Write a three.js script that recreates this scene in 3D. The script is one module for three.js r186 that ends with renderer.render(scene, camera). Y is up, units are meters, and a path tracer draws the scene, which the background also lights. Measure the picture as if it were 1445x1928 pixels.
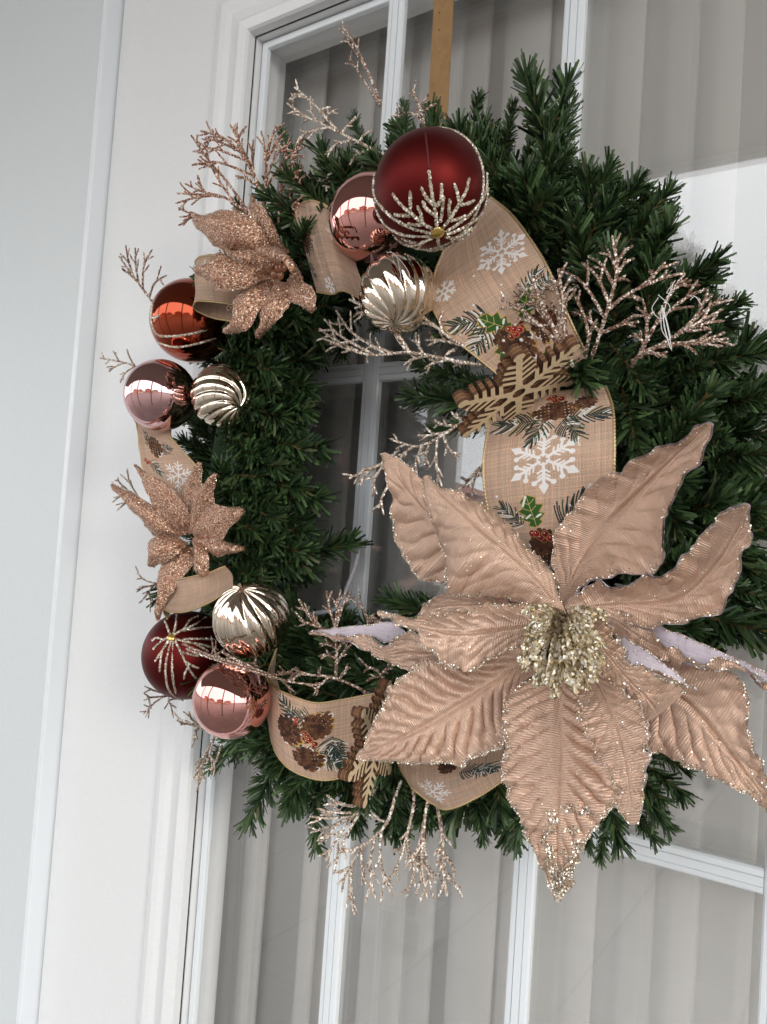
import * as THREE from 'three';
import { mergeGeometries } from 'three/addons/utils/BufferGeometryUtils.js';

// ---------------------------------------------------------------- camera, sky, sun, exposure
const scene = new THREE.Scene();
const FL = 1450, DIST = 0.62, EYE = 1.5;              // lens length in photo pixels, distance to the door along the view axis, height
const U = new THREE.Vector3(2240, -90, 1450).normalize();                     // door axes as the camera sees them
const V = new THREE.Vector3(0.068, 1, 0); V.z = -(U.x * V.x + U.y * V.y) / U.z; V.normalize();
const N = new THREE.Vector3().crossVectors(U, V);
const toWorld = (x, y, z) => new THREE.Vector3(U.x * x + U.y * y + U.z * z, V.x * x + V.y * y + V.z * z, N.x * x + N.y * y + N.z * z);
const camera = new THREE.PerspectiveCamera(2 * Math.atan(964 / FL) * 180 / Math.PI, 767 / 1024, 0.02, 200);
const CX = toWorld(1, 0, 0), CY = toWorld(0, 1, 0), CZ = toWorld(0, 0, 1);
camera.position.copy(CZ).multiplyScalar(DIST).add(new THREE.Vector3(0, EYE, 0));
camera.quaternion.setFromRotationMatrix(new THREE.Matrix4().makeBasis(CX, CY, CZ));
camera.updateMatrixWorld(true);
const C = camera.position.clone();

const renderer = new THREE.WebGLRenderer({ antialias: true });
renderer.toneMapping = THREE.LinearToneMapping;
renderer.toneMappingExposure = 1.68;
renderer.shadowMap.enabled = true;

{ // overcast sky
  const W = 512, H = 256, d = new Float32Array(W * H * 4);
  for (let y = 0; y < H; y++) for (let x = 0; x < W; x++) {
    const el = ((y + 0.5) / H - 0.5) * Math.PI, az = x / W * Math.PI * 2, i = (y * W + x) * 4;
    const c = Math.sin(az * 3 + Math.sin(el * 9) * 1.3) * Math.sin(el * 11 + Math.cos(az * 5) * 1.1) * 0.12;
    const L = el > -0.02 ? 1.5 + 0.3 * Math.sin(Math.max(0, el)) + c * 0.6 : 0.25;
    d[i] = L * 0.97; d[i + 1] = L; d[i + 2] = L * 1.035; d[i + 3] = 1;
  }
  const t = new THREE.DataTexture(d, W, H, THREE.RGBAFormat, THREE.FloatType);
  t.mapping = THREE.EquirectangularReflectionMapping; t.magFilter = THREE.LinearFilter; t.needsUpdate = true;
  scene.background = t; scene.environment = t;
}
const sun = new THREE.DirectionalLight(0xfff8ee, 0.62);
sun.position.set(11, 2.7, 6.5).add(new THREE.Vector3(0, EYE, 0)); sun.target.position.set(0, EYE, 0);
sun.castShadow = true; sun.shadow.radius = 24;
Object.assign(sun.shadow.camera, { left: -4, right: 4, top: 4, bottom: -4, near: 0.5, far: 30 });
scene.add(sun, sun.target);

// ---------------------------------------------------------------- helpers
const V3 = (x, y, z) => new THREE.Vector3(x, y, z);
function rng(s) { return () => { s = (s + 0x6d2b79f5) | 0; let t = Math.imul(s ^ (s >>> 15), 1 | s); t = (t + Math.imul(t ^ (t >>> 7), 61 | t)) ^ t; return ((t ^ (t >>> 14)) >>> 0) / 4294967296; }; }
const lerp = (a, b, t) => a + (b - a) * t, clamp = (x, a = 0, b = 1) => Math.min(b, Math.max(a, x));
const smooth = (a, b, x) => { const t = clamp((x - a) / (b - a)); return t * t * (3 - 2 * t); };
// the point of the door's space, z metres in front of the door face, that stands at a place of the photograph
function P(x, y, z = 0) {
  const d = toWorld((x - 722.5) / FL, -(y - 964) / FL, -1), t = (z - C.z) / d.z;
  return C.clone().addScaledVector(d, t);
}
function toPx(p) { const q = p.clone().sub(C), x = q.dot(CX), y = q.dot(CY), z = -q.dot(CZ); return [722.5 + FL * x / z, 964 - FL * y / z]; }
const depthOf = (p) => -p.clone().sub(C).dot(CZ);
function vnoise(seed) {
  const r = rng(seed), T = new Float32Array(4096).map(() => r());
  const at = (x, y) => T[((x & 63) + (y & 63) * 64)];
  return (x, y) => { const i = Math.floor(x), j = Math.floor(y), f = x - i, g = y - j, s = f * f * (3 - 2 * f), t = g * g * (3 - 2 * g);
    return lerp(lerp(at(i, j), at(i + 1, j), s), lerp(at(i, j + 1), at(i + 1, j + 1), s), t); };
}
const n1 = vnoise(11), n2 = vnoise(29);
const fbm = (x, y) => n1(x, y) * 0.5 + n2(x * 2.1 + 7, y * 2.1) * 0.3 + n1(x * 4.3, y * 4.3 + 3) * 0.2;

const used = {};
function numbered(n) { used[n] = (used[n] ?? -1) + 1; return used[n] ? n + '_' + String(used[n]).padStart(3, '0') : n; }
function tag(o, label, category, group, kind) { if (label) o.userData.label = label; if (category) o.userData.category = category; if (group) o.userData.group = group; if (kind) o.userData.kind = kind; return o; }
const ORIGIN = new Map();
function thing(name, label, category, origin, group) {
  const o = new THREE.Group(); o.name = numbered(name); o.position.copy(origin); ORIGIN.set(o, origin.clone());
  tag(o, label, category, group); scene.add(o); return o;
}
function part(parent, name, geo, mat, label, kind) {       // geometry given in world places, moved to the thing's own origin
  const m = new THREE.Mesh(geo, mat), o = ORIGIN.get(parent); m.name = name;
  geo.translate(-o.x, -o.y, -o.z); ORIGIN.set(m, o); tag(m, label, null, null, kind); parent.add(m); return m;
}
function single(name, geo, mat, label, category, origin, group) {
  const m = new THREE.Mesh(geo, mat); m.name = numbered(name); geo.translate(-origin.x, -origin.y, -origin.z); m.position.copy(origin);
  ORIGIN.set(m, origin.clone()); tag(m, label, category, group); scene.add(m); return m;
}
function struct(name, geo, mat) { const m = new THREE.Mesh(geo, mat); m.name = numbered(name); m.userData.kind = 'structure'; scene.add(m); return m; }
function metric(g, k = 4) { // uv in metres, face by face
  const p = g.attributes.position, n = g.attributes.normal, uv = []; for (let i = 0; i < p.count; i++) { const a = Math.abs(n.getX(i)), b = Math.abs(n.getY(i)), c = Math.abs(n.getZ(i)); uv.push(...(c >= a && c >= b ? [p.getX(i) * k, p.getY(i) * k] : a >= b ? [p.getZ(i) * k, p.getY(i) * k] : [p.getX(i) * k, p.getZ(i) * k])); }
  g.setAttribute('uv', new THREE.Float32BufferAttribute(uv, 2)); return g;
}
function box(x0, x1, y0, y1, z0, z1) { const g = new THREE.BoxGeometry(x1 - x0, y1 - y0, z1 - z0); g.translate((x0 + x1) / 2, (y0 + y1) / 2, (z0 + z1) / 2); return metric(g); }

function dataTex(w, h, f, srgb, rep) {
  const d = new Uint8Array(w * h * 4);
  for (let y = 0; y < h; y++) for (let x = 0; x < w; x++) { const c = f(x, y), i = (y * w + x) * 4; d[i] = clamp(c[0]) * 255; d[i + 1] = clamp(c[1]) * 255; d[i + 2] = clamp(c[2]) * 255; d[i + 3] = 255; }
  const t = new THREE.DataTexture(d, w, h); t.wrapS = t.wrapT = THREE.RepeatWrapping; t.magFilter = THREE.LinearFilter; t.minFilter = THREE.LinearFilter;
  if (srgb) t.colorSpace = THREE.SRGBColorSpace; if (rep) t.repeat.set(...rep); t.needsUpdate = true; return t;
}
const tile = (f, x, y, s) => { const a = x / s, b = y / s; return f(a % 64, b % 64); };

// ---------------------------------------------------------------- materials
const rgb = (r, g, b) => new THREE.Color().setRGB(r, g, b);
const peel = dataTex(256, 256, (x, y) => { const v = n1(x / 4, y / 4) * 0.6 + n2(x / 8, y / 8) * 0.4; return [v, v, v]; });
const paintMap = dataTex(256, 256, (x, y) => { const v = 0.985 + 0.015 * n1(x / 2, y / 2); return [v, v, v]; }, true);
const M = {};
M.wall = new THREE.MeshPhysicalMaterial({ color: rgb(0.67, 0.71, 0.715), roughness: 0.5, map: paintMap, bumpMap: peel, bumpScale: 0.00003 });
M.paint = new THREE.MeshPhysicalMaterial({ color: rgb(0.80, 0.81, 0.81), roughness: 0.32, map: paintMap, bumpMap: peel, bumpScale: 0.00002 });
M.muntin = new THREE.MeshPhysicalMaterial({ color: rgb(0.76, 0.80, 0.82), roughness: 0.35 });
M.gasket = new THREE.MeshStandardMaterial({ color: rgb(0.03, 0.03, 0.03), roughness: 0.7 });
M.glass = new THREE.MeshPhysicalMaterial({ color: 0xffffff, transmission: 1, thickness: 0, roughness: 0, ior: 1.62 });
const sheerBump = dataTex(128, 128, (x, y) => { const v = 0.5 + 0.25 * Math.sin(x / 128 * Math.PI * 64) + 0.25 * Math.sin(y / 128 * Math.PI * 64); return [v, v, v]; });
M.curtain = new THREE.MeshPhysicalMaterial({ color: rgb(0.97, 0.955, 0.91), roughness: 0.95, transparent: true, opacity: 0.36, side: THREE.DoubleSide });
M.room = new THREE.MeshStandardMaterial({ color: rgb(0.10, 0.10, 0.095), roughness: 0.9 });

// random little mirrors: every cell of the texture tips its own way
function cellTex(size, cell, seed) {
  const r = rng(seed), n = size / cell, pts = [];
  for (let j = 0; j < n; j++) for (let i = 0; i < n; i++) { const a = r() * 6.283, t = Math.pow(r(), 0.8) * 0.75; pts.push([i + 0.1 + 0.8 * r(), j + 0.1 + 0.8 * r(), Math.cos(a) * t, Math.sin(a) * t, r()]); }
  const own = new Int32Array(size * size);
  for (let y = 0; y < size; y++) for (let x = 0; x < size; x++) {
    const px = (x + 0.5) / cell, py = (y + 0.5) / cell, ci = Math.floor(px), cj = Math.floor(py); let best = 9, id = 0;
    for (let dj = -1; dj <= 1; dj++) for (let di = -1; di <= 1; di++) {
      const ii = (ci + di + n) % n, jj = (cj + dj + n) % n, p = pts[jj * n + ii], dx = p[0] - ii + ci + di - px, dy = p[1] - jj + cj + dj - py, q = dx * dx + dy * dy;
      if (q < best) { best = q; id = jj * n + ii; }
    }
    own[y * size + x] = id;
  }
  return {
    normal: dataTex(size, size, (x, y) => { const p = pts[own[y * size + x]], z = Math.sqrt(1 - p[2] * p[2] - p[3] * p[3]); return [p[2] * 0.5 + 0.5, p[3] * 0.5 + 0.5, z * 0.5 + 0.5]; }),
    tint: (f) => dataTex(size, size, (x, y) => f(pts[own[y * size + x]][4]), true),
  };
}
const cells = cellTex(512, 8, 5);
const roseTint = cells.tint((q) => q < 0.25 ? [0.50, 0.35, 0.27] : q < 0.7 ? [0.72, 0.53, 0.43] : q < 0.92 ? [0.84, 0.67, 0.56] : [1, 0.92, 0.82]);
for (const t of [roseTint, cells.normal]) t.repeat.set(30, 30);
M.roseGlitter = new THREE.MeshPhysicalMaterial({ map: roseTint, normalMap: cells.normal, metalness: 0.55, roughness: 0.45, side: THREE.DoubleSide });
M.gem = new THREE.MeshPhysicalMaterial({ color: rgb(0.62, 0.42, 0.1), roughness: 0.12, metalness: 0.7, clearcoat: 1 });
M.flake = new THREE.MeshPhysicalMaterial({ color: 0xffffff, metalness: 0.9, roughness: 0.22, side: THREE.DoubleSide });
M.twig = new THREE.MeshPhysicalMaterial({ color: 0xffffff, vertexColors: true, metalness: 0.6, roughness: 0.42, flatShading: true });
M.twigDark = new THREE.MeshPhysicalMaterial({ color: 0xffffff, vertexColors: true, metalness: 0.35, roughness: 0.45, flatShading: true });
M.goldWire = new THREE.MeshPhysicalMaterial({ color: rgb(0.60, 0.45, 0.24), metalness: 0.75, roughness: 0.45 });
M.needle = new THREE.MeshPhysicalMaterial({ color: 0xffffff, vertexColors: true, roughness: 0.33, specularIntensity: 0.8, side: THREE.DoubleSide });
M.stem = new THREE.MeshStandardMaterial({ color: rgb(0.16, 0.1, 0.03), roughness: 0.8 });
M.core = new THREE.MeshStandardMaterial({ color: rgb(0.035, 0.075, 0.03), roughness: 0.9 });

// velvet: blotchy pile, fine ribs
const blush = dataTex(512, 512, (x, y) => {
  const b = fbm(x / 64, y / 64), f = n2(x / 2.2, y / 5) * 0.5 + n1(x / 5, y / 2.3) * 0.5, k = 0.90 + 0.12 * b + 0.10 * (f - 0.5);
  return [0.85 * k, 0.713 * k, 0.622 * k];
}, true);
const ribs = dataTex(512, 512, (x, y) => { const w = (n1(x / 60, y / 60) - 0.5) * 5, v = 0.5 + 0.34 * Math.sin((y + w) / 512 * Math.PI * 2 * 52) + 0.3 * (n2(x / 2.5, y / 2.5) - 0.5); return [v, v, v]; });
for (const t of [blush, ribs]) t.repeat.set(18, 18);
M.velvet = new THREE.MeshPhysicalMaterial({ map: blush, bumpMap: ribs, bumpScale: 0.0003, roughness: 0.40, metalness: 0.38, specularIntensity: 0.9, sheen: 1, sheenColor: rgb(0.85, 0.70, 0.62), sheenRoughness: 0.5 });
M.lilac = new THREE.MeshPhysicalMaterial({ color: rgb(0.66, 0.58, 0.64), roughness: 0.8, map: paintMap, bumpMap: ribs, bumpScale: 0.00012 });

const chrome = (r, g, b, rough = 0.04) => new THREE.MeshPhysicalMaterial({ color: rgb(r, g, b), metalness: 1, roughness: rough });
M.pink = chrome(0.74, 0.37, 0.33); M.pinkPale = chrome(0.72, 0.44, 0.44); M.copper = chrome(0.36, 0.07, 0.034, 0.08); M.champagne = chrome(0.80, 0.69, 0.56, 0.08);
M.matteRed = new THREE.MeshPhysicalMaterial({ color: rgb(0.11, 0.009, 0.008), metalness: 0.9, roughness: 0.48 });

// ---------------------------------------------------------------- the porch that the balls and the panes mirror
const Y = (y) => EYE + y;
{
  const tiles = dataTex(512, 512, (x, y) => { const g = (x % 128 < 3 || y % 128 < 3) ? 0.37 : 0.40 + 0.1 * fbm(x / 20, y / 20) + 0.05 * n1(Math.floor(x / 128) * 7.3, Math.floor(y / 128) * 5.1); return [g, g * 0.96, g * 0.93]; }, true, [30, 30]);
  const ground = new THREE.PlaneGeometry(60, 60); ground.rotateX(-Math.PI / 2);
  struct('ground', ground, new THREE.MeshStandardMaterial({ map: tiles, roughness: 0.8 }));
  const porch = thing('porch_roof', 'flat porch roof over the door, seen only mirrored in the glass and the balls', 'roof', V3(0, 2.86, 1));
  part(porch, 'ceiling', box(-6, 6, 2.86, 2.98, -0.3, 2.15), new THREE.MeshStandardMaterial({ color: rgb(0.28, 0.25, 0.22), roughness: 0.9 }));
  part(porch, 'fascia', box(-6, 6, 2.84, 3.04, 2.152, 2.19), new THREE.MeshStandardMaterial({ color: rgb(0.5, 0.48, 0.45), roughness: 0.8 }));
  [-2.7, -1.1, 0.55, 2.3].forEach((x, i) => {
    const p = thing('porch_post', ['porch post far left of the door', 'porch post left of the door', 'porch post right of the door', 'porch post far right of the door'][i], 'post', V3(x, 0, 2.05), 'porch posts');
    part(p, 'shaft', box(x - 0.045, x + 0.045, 0.12, 2.858, 2.0, 2.1), new THREE.MeshStandardMaterial({ color: rgb(0.2, 0.17, 0.15), roughness: 0.6 }));
    part(p, 'plinth', box(x - 0.08, x + 0.08, 0.0, 0.118, 1.97, 2.13), new THREE.MeshStandardMaterial({ color: rgb(0.3, 0.28, 0.26), roughness: 0.8 }));
  });
  const hs = [[-14, 7.2, 3.2, 'peach'], [-5.6, 6.0, 2.5, 'cream'], [3.4, 6.6, 3.1, 'terracotta'], [13, 7, 2.8, 'sand']];
  const col = { peach: [0.62, 0.36, 0.26], cream: [0.6, 0.52, 0.4], terracotta: [0.5, 0.24, 0.16], sand: [0.5, 0.42, 0.32] };
  for (const [x, w, h, c] of hs) {
    const z = 19, t = thing('house', c + ' house across the street, seen only mirrored', 'house', V3(x, 0, z), 'houses across the street');
    part(t, 'wall', box(x - w / 2, x + w / 2, 0, h, z, z + 5), new THREE.MeshStandardMaterial({ color: rgb(...col[c]), roughness: 0.9 }));
    const s = new THREE.Shape([new THREE.Vector2(-w / 2 - 0.3, 0), new THREE.Vector2(w / 2 + 0.3, 0), new THREE.Vector2(0, 1.1)]), r = new THREE.ExtrudeGeometry(s, { depth: 5.6, bevelEnabled: false });
    r.translate(x, h + 0.003, z - 0.3); part(t, 'roof', r, new THREE.MeshStandardMaterial({ color: rgb(0.3, 0.1, 0.06), roughness: 0.9 }));
    for (const dx of [-0.3, 0.05, 0.32]) for (const wy of [1.0, 2.4]) if (wy + 0.9 < h) part(t, 'window', box(x + dx * w - 0.4, x + dx * w + 0.4, wy, wy + 1, z - 0.05, z + 0.01), new THREE.MeshPhysicalMaterial({ color: rgb(0.05, 0.06, 0.07), roughness: 0.1 }));
  }
}

// ---------------------------------------------------------------- wall, door, glazing, curtain
const XL = -0.3905, XI = -0.181, YT = Y(0.4495), YB = Y(-0.95), XR = 0.79;      // door edge, glazing opening
{
  const jamb = thing('white_wall_panel', 'plain white wall panel at the far left, its bright edge standing proud of the door', 'wall panel', V3(-0.8, 0, 0));
  const s = new THREE.Shape(); const z1 = 0.019, r = 0.003;
  s.moveTo(-2.5, -0.1); s.lineTo(XL, -0.1); s.lineTo(XL, z1 - r); s.absarc(XL - r, z1 - r, r, 0, Math.PI / 2); s.lineTo(-2.5, z1);
  const g = new THREE.ExtrudeGeometry(s, { depth: 2.855, bevelEnabled: false, curveSegments: 5 }); g.rotateX(-Math.PI / 2); g.scale(1, 1, -1);
  { const ix = g.index; const p = g.attributes.position; for (let i = 0; i < p.count; i += 3) for (const a of Object.values(g.attributes)) for (let k = 0; k < a.itemSize; k++) { const A = a.array, q = A[(i + 1) * a.itemSize + k]; A[(i + 1) * a.itemSize + k] = A[(i + 2) * a.itemSize + k]; A[(i + 2) * a.itemSize + k] = q; } g.computeVertexNormals(); }
  part(jamb, 'panel', metric(g), M.wall);
  M.trim = new THREE.MeshPhysicalMaterial({ color: rgb(0.80, 0.84, 0.87), roughness: 0.3 });
  { const s2 = new THREE.Shape(); s2.moveTo(XL - 0.0045, z1 + 0.0012); s2.lineTo(XL + 0.0004, z1 + 0.0012); s2.absarc(XL + 0.0002, z1 - 0.0002, 0.0014, Math.PI / 2, 0, true); s2.lineTo(XL + 0.0016, -0.0115); s2.lineTo(XL + 0.0004, -0.0115); s2.lineTo(XL + 0.0004, z1 + 0.0002); s2.lineTo(XL - 0.0045, z1 + 0.0002);
    const g2 = new THREE.ExtrudeGeometry(s2, { depth: 2.85, bevelEnabled: false, curveSegments: 6 }); g2.rotateX(Math.PI / 2); part(jamb, 'edge_trim', g2.translate(0, 2.852, 0), M.trim); }
  const right = thing('white_wall', 'white wall beyond the right edge of the door', 'wall', V3(1.8, 0, 0));
  part(right, 'panel', box(0.96, 4, 0, 2.855, -0.1, 0.02), M.wall);

  const door = thing('glazed_door', 'white glazed door with grid of panes and moulded frame behind the wreath', 'door', V3(0, 0, 0));
  // leaf: four boards round the opening
  const gapX = XL + 0.0036, DT = 2.4, x1 = 0.955;
  part(door, 'stile', box(gapX, XI - 0.001, 0.02, DT, -0.045, 0), M.paint);
  part(door, 'stile', box(XR, x1, 0.02, DT, -0.045, 0), M.paint);
  part(door, 'top_rail', box(XI - 0.0008, XR - 0.001, YT + 0.001, DT, -0.045, 0), M.paint);
  part(door, 'bottom_rail', box(XI - 0.0008, XR - 0.001, 0.02, YB - 0.001, -0.045, 0), M.paint);
  part(door, 'edge_gap', box(XL + 0.0018, gapX - 0.0002, 0.02, DT, -0.06, -0.012), M.gasket);
  // moulding: a profile mitred round the opening; (distance out from the opening, height)
  const prof = [[0, 0.0020], [0, 0.010], [0.0015, 0.0125], [0.010, 0.0145], [0.0125, 0.0135], [0.0135, 0.0095], [0.0215, 0.0085], [0.0225, 0.0055], [0.030, 0.0050], [0.036, 0.0075], [0.042, 0.0085], [0.048, 0.0068], [0.0525, 0.0035], [0.054, 0.0005]];
  const mould = (cx, cy) => { // corner pairs
    const pos = [], idx = [], n = prof.length;
    prof.forEach(([d, z]) => { pos.push(cx[0] + cx[2] * d, cy[0] + cy[2] * d, z, cx[1] + cx[3] * d, cy[1] + cy[3] * d, z); });
    for (let i = 0; i < n - 1; i++) { const a = i * 2; idx.push(a, a + 1, a + 3, a, a + 3, a + 2); }
    const g = new THREE.BufferGeometry(); g.setAttribute('position', new THREE.Float32BufferAttribute(pos, 3)); g.setIndex(idx);
    const q = g.toNonIndexed(); q.computeVertexNormals(); const p = q.attributes.position, uv = []; for (let i = 0; i < p.count; i++) uv.push((p.getX(i) + p.getZ(i)) * 6, p.getY(i) * 6); q.setAttribute('uv', new THREE.Float32BufferAttribute(uv, 2)); return q;
  };
  M.mould = M.paint.clone(); M.mould.side = THREE.DoubleSide;
  part(door, 'moulding', mould([XI, XI, -1, -1], [YB, YT, -1, 1]), M.mould);
  part(door, 'moulding', mould([XI, XR, -1, 1], [YT, YT, 1, 1]), M.mould);
  part(door, 'moulding', mould([XR, XR, 1, 1], [YT, YB, 1, -1]), M.mould);
  part(door, 'moulding', mould([XR, XI, 1, -1], [YB, YB, -1, -1]), M.mould);
  // bead round the glass with a dark gasket line
  const bw = 0.009, bz = -0.006;
  const sh = (a) => { const s = new THREE.Shape([new THREE.Vector2(XI + a, YB + a), new THREE.Vector2(XR - a, YB + a), new THREE.Vector2(XR - a, YT - a), new THREE.Vector2(XI + a, YT - a)]); return s; };
  const ring = (a, b, z0, z1, bev) => { const s = sh(a), h = sh(b); s.holes.push(new THREE.Path(h.getPoints().reverse())); const g = new THREE.ExtrudeGeometry(s, { depth: z1 - z0 - bev, bevelEnabled: bev > 0, bevelSize: bev, bevelThickness: bev, bevelSegments: 2, bevelOffset: -bev }); g.translate(0, 0, z0); return g; };
  part(door, 'inner_frame', ring(-0.003, 0.0012, -0.0300, 0.0004, 0), M.paint);
  part(door, 'gasket', ring(-0.0028, 0.0003, 0.0006, 0.0018, 0), M.gasket);
  part(door, 'gasket', ring(0.0013, 0.0023, -0.0116, -0.0080, 0), M.gasket);
  part(door, 'glazing_bead', ring(0.0024, bw, -0.011, bz, 0.0012), M.muntin);
  // panes: double glazing, every cell its own
  const xs = [-0.026, 0.1335, 0.293, 0.4525, 0.612], ys = [0.117, -0.2125, -0.542, -0.8715], hw = 0.0082;
  const vx = [XI + bw, ...xs, XR - bw], vy = [YT - bw, ...ys.map(Y), YB + bw];
  const pr = rng(4);
  for (let i = 0; i < vx.length - 1; i++) for (let j = 0; j < vy.length - 1; j++) {
    const a = i ? vx[i] + 0.0005 : XI + 0.004, b = i < vx.length - 2 ? vx[i + 1] - 0.0005 : XR - 0.004, t = j ? vy[j] - 0.0005 : YT - 0.004, u = j < vy.length - 2 ? vy[j + 1] + 0.0005 : YB + 0.004;
    part(door, 'pane', box(a, b, u, t, -0.0155, -0.0118), M.glass);
  }
  const inner = box(XI + 0.004, XR - 0.004, YB + 0.004, YT - 0.004, -0.0375, -0.034); inner.rotateX(0);
  { const p = inner.attributes.position; for (let i = 0; i < p.count; i++) p.setZ(i, p.getZ(i) + (p.getY(i) - EYE) * 0.006); }
  part(door, 'inner_pane', inner, M.glass);
  // muntins: bar with a raised fillet in the middle
  const bar = (len, wid) => { const s = new THREE.Shape(); const h = wid / 2, c = 0.0028;
    s.moveTo(-h, 0); s.lineTo(-h, 0.0045); s.lineTo(-h + 0.0012, 0.0058); s.lineTo(-c - 0.0006, 0.0062); s.lineTo(-c - 0.0004, 0.0052); s.lineTo(-c, 0.0052); s.lineTo(-c + 0.0003, 0.0068); s.lineTo(c - 0.0003, 0.0068); s.lineTo(c, 0.0052); s.lineTo(c + 0.0004, 0.0052); s.lineTo(c + 0.0006, 0.0062); s.lineTo(h - 0.0012, 0.0058); s.lineTo(h, 0.0045); s.lineTo(h, 0);
    const g = new THREE.ExtrudeGeometry(s, { depth: len, bevelEnabled: false }); return g; };
  for (const x of xs) { const g = bar(vy[0] - vy[vy.length - 1], hw * 2); g.rotateX(-Math.PI / 2); g.scale(1, 1, -1);
    { const p = g.attributes.position; for (let i = 0; i < p.count; i += 3) for (const a of Object.values(g.attributes)) for (let k = 0; k < a.itemSize; k++) { const A = a.array, q = A[(i + 1) * a.itemSize + k]; A[(i + 1) * a.itemSize + k] = A[(i + 2) * a.itemSize + k]; A[(i + 2) * a.itemSize + k] = q; } g.computeVertexNormals(); }
    g.translate(x, vy[vy.length - 1], -0.0117); part(door, 'muntin', g, M.muntin); }
  const xx = [XI + bw, ...xs, XR - bw];
  for (const y of ys) for (let i = 0; i < xx.length - 1; i++) { const a = i ? xx[i] + hw : xx[i], b = i < xx.length - 2 ? xx[i + 1] - hw : xx[i + 1]; const g = bar(b - a - 0.0004, hw * 2 - 0.001); g.rotateY(Math.PI / 2); g.rotateX(0); 
    // profile stood in xy with z the length: turn so that the bar runs along x and faces +z
    g.rotateX(Math.PI / 2); g.translate(a + 0.0002, Y(y), -0.0118); part(door, 'muntin', g, M.muntin); }

  // sheer curtain in soft folds
  const rr = rng(77), pts = []; let x = -0.34;
  while (x < 1.0) {
    const w = 0.026 + 0.034 * rr(), k = 0.016 + 0.026 * rr(), d = 0.012 + 0.014 * rr(), z = -0.082 + 0.01 * rr();
    pts.push([x, z - d * 0.3], [x + w * 0.55, z + d * 0.35], [x + w + k, z + d * 0.5], [x + w + k * 0.9, z + d * 0.1], [x + w - k * 0.4, z - d * 0.25], [x + w - k * 0.8, z - d * 0.6]);
    x += w;
  }
  const cv = new THREE.CatmullRomCurve3(pts.map((p) => V3(p[0], 0, p[1])), false, 'centripetal'), nS = pts.length * 9, nH = 14, pos = [], uv = [], idx = [];
  const line = cv.getPoints(nS);
  for (let j = 0; j <= nH; j++) for (let i = 0; i <= nS; i++) { const h = j / nH, q = line[i]; pos.push(q.x + 0.010 * (n1(i / 24, 3 + h * 1.2) - 0.5) * (1.2 - h) + (h - 0.6) * 0.006, lerp(0.12, 2.36, h), q.z * (1 + 0.0 * h) + 0.006 * (n2(i / 18, h * 2) - 0.5)); uv.push(i * 0.02, h * 30); }
  for (let j = 0; j < nH; j++) for (let i = 0; i < nS; i++) { const a = j * (nS + 1) + i, b = a + nS + 1; idx.push(a, a + 1, b + 1, a, b + 1, b); }
  const cg = new THREE.BufferGeometry(); cg.setAttribute('position', new THREE.Float32BufferAttribute(pos, 3)); cg.setAttribute('uv', new THREE.Float32BufferAttribute(uv, 2)); cg.setIndex(idx); cg.computeVertexNormals();
  single('sheer_curtain', cg, M.curtain, 'pale grey sheer curtain hanging in folds behind the panes', 'curtain', V3(0.3, 0.12, -0.08));
  // the unlit room behind
  struct('interior_wall', box(-1.6, 2.2, 0, 2.7, -2.3, -2.2), M.room); struct('interior_wall', box(-1.7, -1.6, 0, 2.7, -2.3, -0.1), M.room); struct('interior_wall', box(2.2, 2.3, 0, 2.7, -2.3, -0.1), M.room);
  struct('interior_ceiling', box(-1.7, 2.3, 2.45, 2.6, -2.2, -0.101), M.room); struct('interior_floor', box(-1.6, 2.2, 0.006, 0.03, -2.2, -0.07), M.room);
  const lintel = thing('white_wall', 'white wall above the door', 'wall', V3(0.3, 2.41, 0)); part(lintel, 'panel', box(XL + 0.001, 0.959, 2.41, 2.855, -0.1, 0.02), M.wall);
}
{ // flat hanger of the wreath, over the top of the door
  const a = P(825, 0, 0.0165), b = P(826, 190, 0.0165), w = 0.0085, s = new THREE.Shape(), top = 2.4035;
  const xt = lerp(b.x, a.x, (top - b.y) / (a.y - b.y)) * 0 + a.x;
  const pos = [V3(xt - w, top, 0.0155), V3(xt + w, top, 0.0155), V3(b.x + w, b.y - 0.03, 0.0155), V3(b.x - w, b.y - 0.03, 0.0155)];
  s.moveTo(pos[3].x, pos[3].y); s.lineTo(pos[2].x, pos[2].y); s.lineTo(pos[1].x, pos[1].y); s.lineTo(pos[0].x, pos[0].y);
  const hg = thing('wreath_hanger', 'flat gold painted strap hanging down over the door and holding the wreath', 'hanger', V3(xt, top, 0.016));
  for (const py of [24, 57]) { const q = P(828, py, 0.0165), h = new THREE.Path(); h.absarc(q.x, q.y, 0.0011, 0, 6.3, true); s.holes.push(h); }
  const gmap = dataTex(256, 512, (x, y) => { const b2 = fbm(x / 50, y / 50), st = smooth(0.60, 0.64, fbm(x / 26 + 9, y / 34)) * 0.04, k = 0.92 + 0.1 * b2 - st + (n1(x, y / 3) > 0.97 ? -0.2 : 0); return [0.64 * k, 0.50 * k, 0.33 * k]; }, true, [20, 8]);
  M.strap = new THREE.MeshPhysicalMaterial({ map: gmap, metalness: 0.35, roughness: 0.5, bumpMap: peel, bumpScale: 0.0001 });
  const g = new THREE.ExtrudeGeometry(s, { depth: 0.0008, bevelEnabled: true, bevelSize: 0.0004, bevelThickness: 0.0003, bevelSegments: 2 }); g.translate(0, 0, 0.0158);
  part(hg, 'strap', g, M.strap);
  part(hg, 'door_clip', mergeGeometries([box(xt - w, xt + w, top, top + 0.002, -0.05, 0.0155)]), M.strap);
}
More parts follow.
